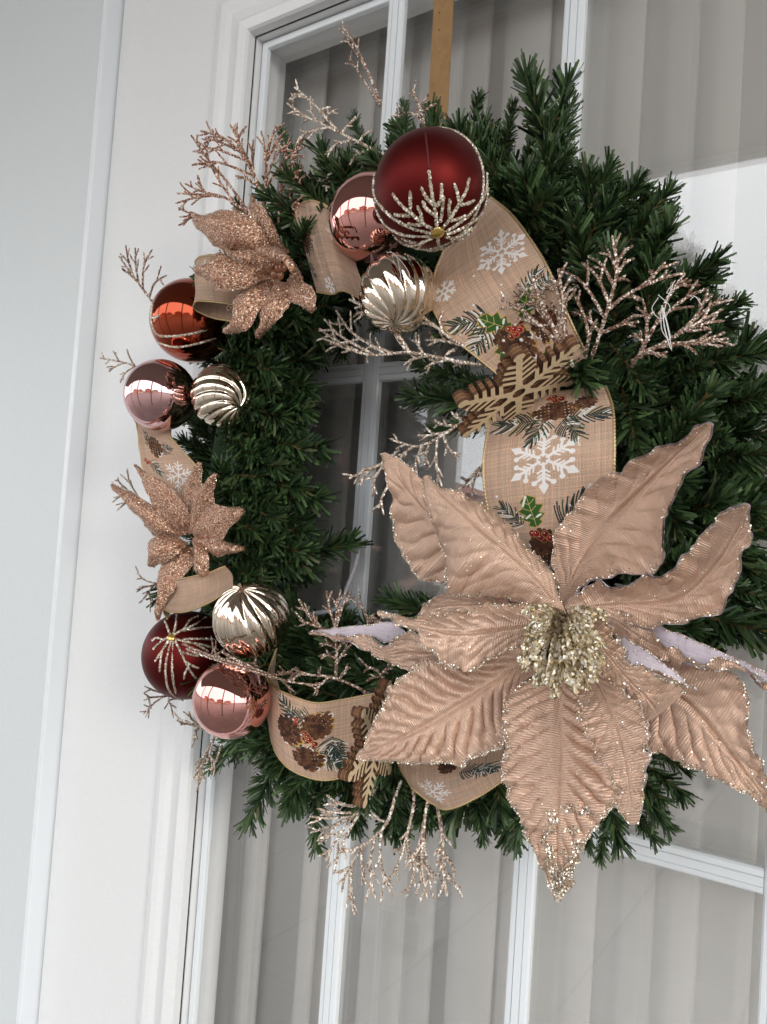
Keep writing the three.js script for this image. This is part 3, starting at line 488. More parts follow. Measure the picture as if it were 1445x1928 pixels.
function addPetal(flower, o, seed) {
  const rows = petalGrid(o, o.nu ?? 140, o.nv ?? 60, seed); gridNormals(rows);
  const len = rows[0][0].p.distanceTo(rows[rows.length - 1][0].p), K = o.veins ?? 13, amp = (o.amp ?? 0.0011) * 1.9;
  for (const row of rows) for (const q of row) {
    q.len = len; const w = Math.abs(q.w), f = q.u * K - w * 2.6 * (o.slant ?? 1) + 0.4 * n1(q.u * 5 + seed, q.w * 3) + (q.w > 0 ? 0.5 : 0), ridge = Math.pow(Math.abs(Math.sin(Math.PI * f)), 0.42);
    const soft = 0.35 + 0.65 * n2(q.u * 4 + seed * 2, q.w * 2 + 5), fade = smooth(0.02, 0.12, q.u) * smooth(0.0, 0.12, 1 - q.u);
    const wide = clamp(q.span / 0.05);
    q.h = (o.crease ?? 0) * fade * (1 - w) + fade * wide * (amp * (ridge - 0.5) * smooth(0.05, 0.3, w) * smooth(1.05, 0.75, w) * soft * 1.6 + (o.crumple ?? 0.55) * (n1(q.u * 9 + seed, q.w * 4) - 0.5) * 0.0028 + (o.crumple ?? 0.55) * (n2(q.u * 26, q.w * 9 + seed) - 0.5) * 0.0011 - 0.0012 * Math.exp(-w * w / 0.004) + 0.0007 * Math.exp(-(w - 0.1) * (w - 0.1) / 0.003));
  }
  for (const row of rows) for (const q of row) q.p.addScaledVector(q.n, q.h);
  gridNormals(rows);
  const m = part(flower, 'petal', sheet(rows, 0.0004), o.lilac ? M.lilac : o.mat ?? M.velvet, o.label);
  part(m, 'backing', sheet(rows, -0.0004, true), o.lilac ? M.velvet : o.backMat ?? M.lilac);
  // flakes along the rim, a scatter on the face, a crust at the tip where the photograph has one
  const r = rng(seed * 7 + 1), list = [], nu = rows.length - 1, nv = rows[0].length - 1;
  const put = (u, v, s, lift) => { const i = Math.min(nu, Math.floor(u * nu)), j = Math.min(nv, Math.floor(v * nv)), q = rows[i][j]; const p = q.p.clone(); if (i < nu && j < nv) p.lerp(rows[i + 1][j].p, u * nu - i).add(rows[i][j + 1].p.clone().sub(q.p).multiplyScalar(v * nv - j)); list.push([p.addScaledVector(q.n, lift), q.n, s * (o.fs ?? 1)]); };
  const E = o.edge ?? 1;
  for (let k = 0; k < 2100 * E; k++) { const side = r() < 0.5, d = Math.pow(r(), 2.2) * 0.06, u = 0.06 + 0.94 * r(); if (n1(u * 30 + seed, side ? 1 : 9) < 0.18) continue; put(u, clamp(side ? d : 1 - d), 0.00018 + 0.0003 * r() * r(), 0.0004 + 0.0009 * r()); }
  for (let k = 0; k < 230 * (o.scatter ?? 1); k++) put(0.08 + 0.9 * r(), r(), 0.00014 + 0.0002 * r(), 0.0005);
  if (o.crust) for (let k = 0; k < o.crust; k++) { const u = 1 - Math.pow(r(), 1.5) * 0.42, v = 0.5 + (r() - 0.5) * lerp(0.55, 1, smooth(0.6, 1, u)) + 0.12; if (n1(u * 22, v * 9) + 0.5 * smooth(0.7, 1, u) > 0.55) put(u, clamp(v), 0.00022 + 0.00034 * r(), 0.0005 + 0.0008 * r()); }
  if (list.length) flakes(m, 'glitter', list, o.pal ?? GOLD, seed + 900, 0.75);
  return m;
}
{
  const F = thing('velvet_poinsettia', 'very large blush pink velvet poinsettia with gold glitter edges at the lower right', 'flower', P(1062, 1180, 0.13));
  const petals = [
    { z: [0.118, 0.125, 0.145], L: [[1000, 1160], [880, 1098], [787, 1087], [748, 1010], [738, 950], [719, 853]], M: [[1010, 1150], [880, 1030], [815, 975], [765, 920], [740, 885], [722, 853]], R: [[1030, 1140], [900, 1000], [820, 930], [778, 888], [750, 868], [726, 852]], veins: 11, amp: 0.0016, slant: 0.5, dm: 0.004 },
    { z: [0.112, 0.118, 0.160], L: [[1055, 1140], [1043, 1070], [1047, 1010], [1071, 959], [1131, 905], [1179, 878], [1215, 857], [1262, 836], [1316, 803], [1334, 795]], M: [[1060, 1138], [1090, 1060], [1140, 990], [1200, 930], [1250, 880], [1300, 832], [1340, 797]], R: [[1065, 1137], [1130, 1090], [1210, 1082], [1255, 1060], [1250, 1000], [1262, 945], [1290, 898], [1325, 855], [1343, 800]], veins: 10, amp: 0.0009, dl: 0.006, dr: 0.012 },
    { z: [0.138, 0.148, 0.186], L: [[1063, 1138], [1090, 1108], [1125, 1090], [1150, 1110], [1190, 1090], [1255, 1078], [1310, 1020], [1360, 975], [1402, 948]], M: [[1064, 1143], [1150, 1140], [1280, 1125], [1350, 1060], [1388, 1000], [1410, 950]], R: [[1066, 1148], [1120, 1150], [1160, 1172], [1230, 1181], [1300, 1167], [1362, 1142], [1377, 1090], [1405, 1045], [1414, 985], [1412, 952]], veins: 11, amp: 0.0008, dl: 0.010, dr: 0.006 },
    { z: [0.142, 0.158, 0.150], L: [[1065, 1161], [987, 1135], [879, 1118], [850, 1114], [843, 1057], [820, 1000], [810, 950], [798, 899]], M: [[1062, 1158], [999, 1078], [920, 1005], [860, 955], [825, 925], [803, 896]], R: [[1066, 1156], [1040, 1085], [969, 1003], [891, 942], [850, 925], [826, 915], [808, 897]], veins: 12, amp: 0.0010, dl: -0.004, dr: -0.01, edge: 1.3, label: 'blush petal pointing to the upper left, glitter along its upper edge' },
    { z: [0.128, 0.136, 0.128], L: [[1064, 1164], [985, 1176], [920, 1170], [860, 1168], [818, 1166], [790, 1162]], M: [[1064, 1163], [985, 1150], [921, 1140], [860, 1140], [822, 1145], [788, 1158]], R: [[1064, 1162], [984, 1132], [921, 1118], [859, 1116], [815, 1128], [786, 1157]], veins: 8, edge: 2, amp: 0.0005, dr: 0.004 },
    { z: [0.118, 0.130, 0.115], L: [[860, 1240], [805, 1268], [770, 1266], [718, 1243], [680, 1217], [640, 1205], [585, 1193]], R: [[850, 1215], [800, 1196], [760, 1192], [730, 1213], [700, 1199], [650, 1199], [583, 1190]], veins: 8, amp: 0.0006, edge: 1.5 },
    { z: [0.112, 0.124, 0.113], L: [[765, 1193], [730, 1210], [700, 1198], [650, 1198], [590, 1192]], R: [[762, 1188], [738, 1172], [700, 1176], [640, 1181], [583, 1189]], nu: 40, nv: 20, lilac: true, wave: 0.25, crumple: 0.25, veins: 8, amp: 0.0005, edge: 0.35, scatter: 0.1, label: 'folded over pale lilac back of the petal pointing left' },
    { z: [0.128, 0.138, 0.128], L: [[1120, 1205], [1210, 1232], [1300, 1240], [1380, 1271], [1408, 1315], [1414, 1375], [1440, 1450], [1490, 1560]], M: [[1130, 1230], [1215, 1280], [1290, 1320], [1360, 1400], [1430, 1490], [1485, 1570]], R: [[1150, 1260], [1190, 1310], [1210, 1360], [1226, 1408], [1290, 1437], [1360, 1467], [1420, 1505], [1480, 1575]], veins: 13, amp: 0.0009, edge: 1.4, crust: 200 },
    { z: [0.120, 0.140, 0.145], L: [[985, 1215], [880, 1250], [805, 1246], [745, 1280], [712, 1340], [692, 1385], [670, 1424]], M: [[993, 1240], [930, 1285], [867, 1327], [800, 1368], [740, 1398], [671, 1426]], R: [[1015, 1262], [967, 1312], [945, 1400], [868, 1441], [800, 1433], [735, 1437], [672, 1429]], veins: 14, amp: 0.0020, edge: 1.5, dl: 0.004, label: 'broad blush petal pointing to the lower left with deep ribs' },
    { z: [0.128, 0.158, 0.152], L: [[1015, 1265], [955, 1322], [947, 1400], [955, 1480], [988, 1560], [1025, 1650], [1048, 1692]], M: [[1055, 1262], [1052, 1370], [1050, 1480], [1049, 1590], [1051, 1694]], R: [[1085, 1265], [1135, 1340], [1168, 1420], [1166, 1490], [1140, 1533], [1100, 1597], [1078, 1655], [1054, 1692]], veins: 15, amp: 0.0019, edge: 1.9, crust: 4600, label: 'longest blush petal pointing straight down, its tip crusted with pale glitter' },
    { z: [0.146, 0.176, 0.186], L: [[1085, 1262], [1092, 1350], [1112, 1412], [1150, 1460], [1161, 1500], [1172, 1535], [1187, 1552]], M: [[1112, 1258], [1150, 1340], [1172, 1410], [1184, 1470], [1190, 1520], [1196, 1552]], R: [[1135, 1240], [1182, 1300], [1213, 1350], [1221, 1410], [1213, 1470], [1209, 1530], [1203, 1550]], veins: 12, amp: 0.0009, edge: 0.7 },
    { z: [0.135, 0.150, 0.150], L: [[1105, 1150], [1150, 1185], [1195, 1222], [1268, 1246], [1334, 1263], [1388, 1257], [1445, 1302], [1500, 1330]], R: [[1110, 1140], [1150, 1147], [1175, 1152], [1245, 1200], [1300, 1240], [1370, 1248], [1445, 1286], [1500, 1322]], veins: 10, amp: 0.0004, edge: 1 },
    { z: [0.132, 0.145, 0.145], L: [[1168, 1160], [1190, 1182], [1215, 1212], [1268, 1243], [1334, 1261], [1390, 1258], [1445, 1280], [1490, 1310]], R: [[1168, 1143], [1176, 1148], [1257, 1184], [1310, 1206], [1358, 1226], [1410, 1249], [1445, 1265], [1490, 1292]], nv: 20, lilac: true, wave: 0.25, crumple: 0.25, veins: 8, amp: 0.0005, edge: 0.3, scatter: 0.15, label: 'pale lilac back of a petal folded over, upper one at the right' },
    { z: [0.150, 0.160, 0.150], L: [[1068, 1150], [1085, 1205], [1130, 1268], [1178, 1305], [1200, 1335], [1215, 1362]], M: [[1080, 1145], [1115, 1195], [1150, 1240], [1185, 1282], [1215, 1312], [1240, 1345]], R: [[1095, 1135], [1125, 1158], [1161, 1200], [1180, 1240], [1240, 1264], [1290, 1302]], veins: 12, amp: 0.0008, edge: 1.1 },
    { z: [0.153, 0.159, 0.150], L: [[1163, 1202], [1178, 1227], [1190, 1251], [1240, 1263], [1280, 1285], [1312, 1299]], R: [[1163, 1196], [1180, 1203], [1230, 1233], [1256, 1253], [1283, 1275], [1313, 1297]], nu: 40, nv: 20, lilac: true, wave: 0.25, crumple: 0.25, veins: 8, amp: 0.0005, edge: 0.3, scatter: 0.15, label: 'pale lilac back of a petal folded over, lower one beside the gold stamens' },
    { z: [0.142, 0.168, 0.165], L: [[1045, 1200], [990, 1217], [927, 1244], [885, 1259], [840, 1246], [805, 1222], [775, 1188], [712, 1157]], M: [[1052, 1180], [985, 1180], [920, 1188], [860, 1192], [800, 1182], [750, 1166], [711, 1154]], R: [[1060, 1166], [1000, 1141], [930, 1141], [880, 1151], [835, 1159], [790, 1162], [750, 1156], [712, 1151]], veins: 12, amp: 0.0009, edge: 1.2, dl: 0.002, dr: -0.008 },
  ];
  petals.forEach((o, i) => addPetal(F, o, 21 + i * 5));
  // stamens
  const r = rng(606), base = P(1068, 1175, 0.148), tips = [], all = [];
  let tries = 0;
  while (tips.length < 34 && tries++ < 4000) {
    const a = -0.5 + r() * 4.15, q = r() < 0.75 ? 0.62 + 0.38 * r() : 0.3 + 0.4 * r(), x = 1061 + Math.cos(a) * 78 * q, y = 1206 + Math.sin(a) * 96 * q - (Math.sin(a) < 0 ? 14 : 0); if (tips.some((t) => Math.hypot(t[0] - x, t[1] - y) < 14)) continue;
    tips.push([x, y, 0.174 + 0.008 * (1 - q) + 0.010 * r()]);
  }
  for (const [x, y, z] of tips) {
    const e = P(x, y, z), m0 = base.clone().lerp(e, 0.5).add(V3(0, 0.006, 0.006)), foot = base.clone().add(V3((r() - 0.5) * 0.012, (r() - 0.5) * 0.01, 0));
    const g = rope([foot, m0, e], 0.0010, 0.0012, 700 + Math.round(x), PAL.gold, 0.0014, 5, 0.25); const s = part(F, 'stamen', g, M.twig);
    const k = new THREE.IcosahedronGeometry(0.0020 + 0.0008 * r(), 2); k.scale(1, 1.7, 1); k.applyQuaternion(new THREE.Quaternion().setFromUnitVectors(V3(0, 1, 0), e.clone().sub(m0).normalize())); const p = k.attributes.position; const seen = {};
    for (let i = 0; i < p.count; i++) { const key = [p.getX(i), p.getY(i), p.getZ(i)].map((v) => v.toFixed(6)).join(); seen[key] ??= 1 + (r() - 0.5) * 0.7; p.setXYZ(i, p.getX(i) * seen[key], p.getY(i) * seen[key], p.getZ(i) * seen[key]); }
    const col = []; for (let i = 0; i < p.count; i += 3) { const c = PAL.gold[Math.floor(r() * PAL.gold.length)], f = 0.7 + 0.6 * r(); for (let q = 0; q < 3; q++) col.push(c[0] * f, c[1] * f, c[2] * f); }
    k.setAttribute('color', new THREE.Float32BufferAttribute(col, 3)); k.translate(e.x, e.y, e.z); part(s, 'anther', k, M.twig);
    for (let q = 0; q < 12; q++) { const n = V3(r() - 0.5, r() - 0.5, r() - 0.3).normalize(); all.push([e.clone().addScaledVector(n, 0.0028), n, 0.0002 + 0.0004 * r()]); }
  }
  flakes(F, 'stamen_glitter', all, GOLD, 17, 0.8);
}
// ---------------------------------------------------------------- the two glitter flowers
function glitterFlower(name, label, origin, map, petals, beads, seed) {
  const F = thing(name, label, 'flower', origin);
  petals.forEach((p, i) => { const f = (a) => a.map(([x, y]) => map(x, y)); addPetal(F, { ...p, L: f(p.L), R: f(p.R), M: p.M && f(p.M), dm: (p.dm ?? 0) * 0.4, mat: M.roseGlitter, backMat: M.roseGlitter, pal: ROSE, veins: 5, amp: 0.0003, nu: 44, nv: 22, wave: 0.25, crumple: 0.2, pinch: 0.3, crease: 0.0032, edge: 0.7, scatter: 11, fs: 0.62 }, seed + i * 3); });
  for (const [x, y, z, s] of beads) { const c = P(...map(x, y), z), g = new THREE.IcosahedronGeometry(s, 3); g.scale(1, 1.3, 1); g.translate(c.x, c.y, c.z); part(F, 'bead', g, M.amber); }
}
M.amber = new THREE.MeshPhysicalMaterial({ color: rgb(0.20, 0.07, 0.03), roughness: 0.25, clearcoat: 0.6 });
{
  const A = (x, y) => [330 + x * 0.2076, 350 + y * 0.2076];
  glitterFlower('glitter_flower', 'rose gold glitter flower at the upper left beside the burlap loop', P(529, 508, 0.11), A, [
    { z: [0.125, 0.138, 0.130], L: [[880, 620], [790, 520], [700, 340], [662, 200], [690, 82]], R: [[1040, 600], [960, 500], [890, 350], [800, 180], [700, 80]], dm: -0.006 },
    { z: [0.132, 0.150, 0.140], L: [[860, 630], [700, 595], [480, 590], [290, 490], [185, 390], [162, 300]], M: [[870, 620], [740, 520], [560, 400], [360, 330], [165, 293]], R: [[880, 600], [800, 420], [680, 290], [540, 232], [360, 222], [166, 288]], dl: -0.01 },
    { z: [0.130, 0.144, 0.140], L: [[880, 700], [820, 760], [700, 760], [560, 700], [480, 605]], R: [[880, 640], [800, 600], [700, 590], [590, 585], [480, 592]], dm: 0.004 },
    { z: [0.134, 0.156, 0.150], L: [[870, 760], [800, 850], [600, 936], [400, 930], [280, 860], [188, 774]], R: [[860, 690], [720, 735], [550, 695], [400, 610], [280, 690], [186, 768]], dm: 0.006 },
    { z: [0.132, 0.148, 0.140], L: [[830, 850], [620, 940], [540, 1050], [530, 1180], [480, 1290], [450, 1330]], R: [[920, 880], [830, 1040], [760, 1150], [680, 1290], [560, 1335], [456, 1334]], dm: 0.005 },
    { z: [0.130, 0.144, 0.136], L: [[915, 900], [840, 1010], [782, 1120], [780, 1250], [750, 1385]], R: [[1010, 880], [1045, 1000], [1030, 1090], [930, 1220], [758, 1386]], dm: 0.006 },
    { z: [0.128, 0.140, 0.132], L: [[1000, 880], [1028, 990], [1045, 1060], [1130, 1100], [1238, 1130]], R: [[1040, 800], [1170, 870], [1295, 970], [1292, 1080], [1243, 1128]], dm: -0.004 },
    { z: [0.122, 0.126, 0.118], L: [[880, 640], [740, 480], [610, 340], [520, 200]], R: [[930, 600], [860, 440], [740, 320], [526, 196]] },
    { z: [0.122, 0.128, 0.120], L: [[880, 800], [700, 900], [560, 1010], [470, 1120]], R: [[880, 860], [760, 980], [640, 1080], [474, 1126]] },
    { z: [0.124, 0.138, 0.132], L: [[880, 830], [760, 930], [690, 1040], [640, 1200]], R: [[960, 860], [880, 980], [800, 1090], [646, 1204]] },
    { z: [0.148, 0.162, 0.150], L: [[750, 592], [830, 660], [930, 690], [1010, 690], [1060, 780], [1150, 882]], R: [[750, 586], [890, 565], [1000, 610], [1070, 690], [1110, 750], [1172, 880]], dm: 0.004 },
  ], [[880, 720, 0.146, 0.0026], [940, 740, 0.147, 0.0028], [985, 740, 0.145, 0.0024], [900, 800, 0.147, 0.0026], [955, 810, 0.145, 0.0024]], 1001);
  const B = (x, y) => [180 + x * 0.3737, 850 + y * 0.3737];
  glitterFlower('glitter_flower', 'rose gold glitter flower at the middle left below the champagne swirl bauble', P(352, 1011, 0.1), B, [
    { z: [0.092, 0.104, 0.092], L: [[420, 440], [300, 400], [200, 310], [83, 172]], R: [[450, 420], [350, 320], [230, 235], [88, 164]], dm: 0.005 },
    { z: [0.096, 0.112, 0.11], L: [[410, 420], [320, 310], [255, 200], [192, 65]], R: [[500, 400], [470, 300], [400, 200], [300, 125], [200, 66]], dm: -0.005 },
    { z: [0.092, 0.104, 0.11], L: [[450, 400], [437, 300], [440, 190], [490, 90], [526, 55]], R: [[510, 400], [510, 320], [545, 190], [543, 120], [533, 55]], dm: 0.005 },
    { z: [0.096, 0.110, 0.118], L: [[470, 420], [485, 330], [490, 200], [550, 150], [607, 110]], R: [[540, 400], [572, 330], [602, 260], [608, 180], [612, 110]], dm: 0.004 },
    { z: [0.098, 0.114, 0.118], L: [[490, 400], [525, 330], [600, 265], [685, 270], [750, 293]], R: [[510, 440], [560, 440], [625, 450], [695, 388], [752, 298]], dm: 0.003 },
    { z: [0.096, 0.110, 0.11], L: [[500, 430], [570, 432], [640, 440], [700, 470], [755, 488]], R: [[500, 460], [560, 490], [610, 527], [690, 517], [755, 493]], dm: 0.004 },
    { z: [0.094, 0.106, 0.106], L: [[430, 460], [380, 500], [320, 620], [318, 740], [318, 850]], R: [[510, 490], [500, 560], [440, 640], [370, 740], [322, 852]], dm: 0.006 },
    { z: [0.098, 0.114, 0.106], L: [[500, 450], [505, 520], [492, 600], [530, 615], [558, 622]], R: [[520, 440], [555, 490], [582, 560], [585, 600], [562, 622]], dm: 0.004 },
    { z: [0.096, 0.110, 0.098], L: [[430, 440], [340, 432], [280, 445], [268, 520], [288, 578]], R: [[470, 460], [430, 500], [380, 540], [330, 570], [292, 580]], dm: 0.005 },
    { z: [0.090, 0.098, 0.092], L: [[420, 440], [340, 440], [290, 415], [262, 370]], R: [[430, 410], [350, 370], [300, 350], [258, 360]], dm: 0.003 },
  ], [], 1101);
}
// ---------------------------------------------------------------- printed burlap ribbon
const weaveBump = dataTex(256, 256, (x, y) => {
  const i = Math.floor(x / 8), j = Math.floor(y / 8), u = (x % 8 - 3.5) / 4, v = (y % 8 - 3.5) / 4, over = (i + j) % 2;
  const h = over ? (1 - u * u * 0.8) * (1 - v * v * 0.3) : (1 - v * v * 0.8) * (1 - u * u * 0.3), t = 0.85 + 0.15 * n1(i * 7.7, over ? 3 : j * 5.3);
  return [h * t, h * t, h * t];
});
function burlap(ctx, W, H, seed) {
  const im = ctx.createImageData(W, H), d = im.data, p = 4.3, r = rng(seed);
  const warp = Array.from({ length: Math.ceil(W / p) + 1 }, () => r()), weft = Array.from({ length: Math.ceil(H / p) + 1 }, () => r());
  for (let y = 0; y < H; y++) for (let x = 0; x < W; x++) {
    const i = Math.floor(x / p), j = Math.floor(y / p), over = (i + j) % 2;
    const slub = over ? n1(i * 13.3, y / 60 + seed) : n2(x / 60 + seed, j * 9.1), th = over ? warp[i] : weft[j];
    const hole = Math.abs((x / p) % 1 - 0.5) > 0.34 && Math.abs((y / p) % 1 - 0.5) > 0.34;
    let k = 0.86 + 0.16 * th + 0.15 * (slub - 0.5) + (hole ? -0.24 : 0);
    const o = (y * W + x) * 4, red = (slub - 0.5) * 22;
    d[o] = clamp(218 * k + red * 0.3, 0, 255); d[o + 1] = clamp(184 * k - red * 0.2, 0, 255); d[o + 2] = clamp(158 * k - red * 0.6, 0, 255); d[o + 3] = 255;
  }
  ctx.putImageData(im, 0, 0);
}
const PRINT = {
  dots(c, list) { c.fillStyle = '#f3efec'; for (const [x, y, r] of list) { c.beginPath(); c.arc(x, y, r, 0, 7); c.fill(); } },
  star(c, r) { // six ornate arms with pointed ends
    c.fillStyle = c.strokeStyle = '#f3efec'; c.lineCap = 'round';
    for (let k = 0; k < 6; k++) {
      c.save(); c.rotate(k * Math.PI / 3); c.lineWidth = r * 0.085; c.beginPath(); c.moveTo(0, -r * 0.12); c.lineTo(0, -r * 0.8); c.stroke();
      c.beginPath(); c.moveTo(0, -r * 1.02); c.lineTo(r * 0.13, -r * 0.78); c.lineTo(0, -r * 0.62); c.lineTo(-r * 0.13, -r * 0.78); c.closePath(); c.fill();
      for (const s of [-1, 1]) { c.lineWidth = r * 0.075; c.beginPath(); c.moveTo(0, -r * 0.5); c.lineTo(s * r * 0.22, -r * 0.66); c.stroke(); c.beginPath(); c.arc(s * r * 0.245, -r * 0.675, r * 0.075, 0, 7); c.fill();
        for (const q of [0.4, 0.28]) { c.lineWidth = r * 0.05; c.beginPath(); c.moveTo(0, -r * q); c.lineTo(s * r * 0.15, -r * (q + 0.11)); c.stroke(); } }
      c.restore();
    }
    c.lineWidth = r * 0.05; c.beginPath(); c.arc(0, 0, r * 0.15, 0, 7); c.stroke();
  },
  flake(c, r) { // plain branched arms
    c.strokeStyle = '#f3efec'; c.lineCap = 'round';
    for (let k = 0; k < 6; k++) { c.save(); c.rotate(k * Math.PI / 3); c.lineWidth = r * 0.085; c.beginPath(); c.moveTo(0, 0); c.lineTo(0, -r); c.stroke(); for (const s of [-1, 1]) for (const q of [0.35, 0.6]) { c.beginPath(); c.moveTo(0, -r * q); c.lineTo(s * r * 0.24, -r * (q + 0.22)); c.stroke(); } c.restore(); }
  },
  stub(c, r) { // little chunky star
    c.strokeStyle = '#f3efec'; c.lineCap = 'butt';
    for (let k = 0; k < 6; k++) { c.save(); c.rotate(k * Math.PI / 3); c.lineWidth = r * 0.2; c.beginPath(); c.moveTo(0, -r * 0.18); c.lineTo(0, -r); c.stroke(); for (const s of [-1, 1]) { c.lineWidth = r * 0.14; c.beginPath(); c.moveTo(0, -r * 0.5); c.lineTo(s * r * 0.3, -r * 0.85); c.stroke(); } c.restore(); }
    c.lineWidth = r * 0.16; c.beginPath(); c.arc(0, 0, r * 0.24, 0, 7); c.stroke();
  },
  spray(c, len, seed) { // needles along a stalk
    const r = rng(seed); c.lineCap = 'round';
    for (let k = 0; k < 30; k++) { const t = k / 30, y = -len * t, s = k % 2 ? 1 : -1, a = lerp(1.05, 0.35, t) + (r() - 0.5) * 0.3, l = len * (0.5 - 0.18 * t) * (0.8 + 0.4 * r()), ex = s * Math.sin(a) * l, ey = y - Math.cos(a) * l;
      c.strokeStyle = r() < 0.14 ? '#e6ebe6' : r() < 0.5 ? '#13282a' : r() < 0.5 ? '#2c4526' : '#173230'; c.lineWidth = Math.max(1.6, len * 0.034); c.beginPath(); c.moveTo(0, y); c.quadraticCurveTo(ex * 0.6, y - Math.cos(a) * l * 0.35, ex, ey); c.stroke(); }
    c.fillStyle = '#f2f2ee'; for (let k = 0; k < 7; k++) { c.save(); c.translate((r() - 0.5) * len * 0.5, -len * (0.1 + 0.75 * r())); c.rotate(r() * 3); c.beginPath(); c.ellipse(0, 0, len * 0.05, len * 0.02, 0, 0, 7); c.fill(); c.restore(); }
  },
  holly(c, len) { // spiny leaf with a gold rim and a vein
    const pts = [[0, 0], [0.22, -0.12], [0.16, -0.2], [0.34, -0.34], [0.2, -0.42], [0.36, -0.6], [0.18, -0.66], [0.22, -0.84], [0, -1], [-0.22, -0.84], [-0.16, -0.66], [-0.36, -0.6], [-0.2, -0.42], [-0.34, -0.32], [-0.15, -0.2], [-0.22, -0.1]];
    c.beginPath(); c.moveTo(0, 0); for (let i = 1; i < pts.length; i++) { const [x, y] = pts[i]; c.lineTo(x * len, y * len); } c.closePath(); c.fillStyle = '#355f24'; c.fill(); c.strokeStyle = '#c9a75a'; c.lineWidth = len * 0.025; c.stroke();
    c.beginPath(); c.moveTo(0, 0); c.lineTo(0, -len * 0.92); for (const q of [0.25, 0.5, 0.7]) for (const s of [-1, 1]) { c.moveTo(0, -len * q); c.lineTo(s * len * 0.17, -len * (q + 0.12)); } c.strokeStyle = '#d8c27a'; c.lineWidth = len * 0.018; c.stroke();
    c.strokeStyle = '#f4f3ef'; c.lineCap = 'round'; c.lineWidth = len * 0.06; for (const [x, y, u, v] of [[-0.16, -0.72, -0.02, -0.95], [0.1, -0.3, 0.22, -0.34], [-0.2, -0.34, -0.06, -0.4]]) { c.beginPath(); c.moveTo(x * len, y * len); c.lineTo(u * len, v * len); c.stroke(); }
  },
  berries(c, r, seed) { const q = rng(seed); for (let k = 0; k < 9; k++) { const x = (q() - 0.5) * r * 6, y = (q() - 0.5) * r * 3.6; c.beginPath(); c.arc(x, y, r * (0.8 + 0.35 * q()), 0, 7); c.fillStyle = q() < 0.5 ? '#a3161f' : '#7d0f18'; c.fill(); c.strokeStyle = '#c8a35a'; c.lineWidth = r * 0.16; c.stroke(); c.beginPath(); c.arc(x - r * 0.25, y - r * 0.3, r * 0.22, 0, 7); c.fillStyle = '#f6e9e6'; c.fill(); } },
  cone(c, w, h, seed) { // overlapping scales with gold and white lips
    const q = rng(seed); for (let j = 0; j < 11; j++) { const t = j / 10, ww = w * Math.sin(Math.PI * (0.14 + 0.78 * t)), n = Math.max(2, Math.round(6 * Math.sin(Math.PI * (0.14 + 0.78 * t))));
      for (let i = 0; i < n; i++) { const x = (n > 1 ? (i + (j % 2) * 0.5) / (n - 0.5) - 0.5 : 0) * ww, y = (t - 0.5) * h, s = w * 0.15; c.beginPath(); c.ellipse(x, y, s * 0.72, s, 0, 0, 7); c.fillStyle = ['#55341f', '#6b442c', '#3f261a'][Math.floor(q() * 3)]; c.fill(); c.beginPath(); c.ellipse(x, y, s * 0.62, s * 0.82, 0, 0.2, 2.9); c.lineWidth = s * 0.42; c.lineCap = 'round'; c.strokeStyle = q() < 0.5 ? '#f3ece2' : q() < 0.7 ? '#c79f58' : '#8a6240'; c.stroke(); } }
  },
};
const WIDE = 0.063;
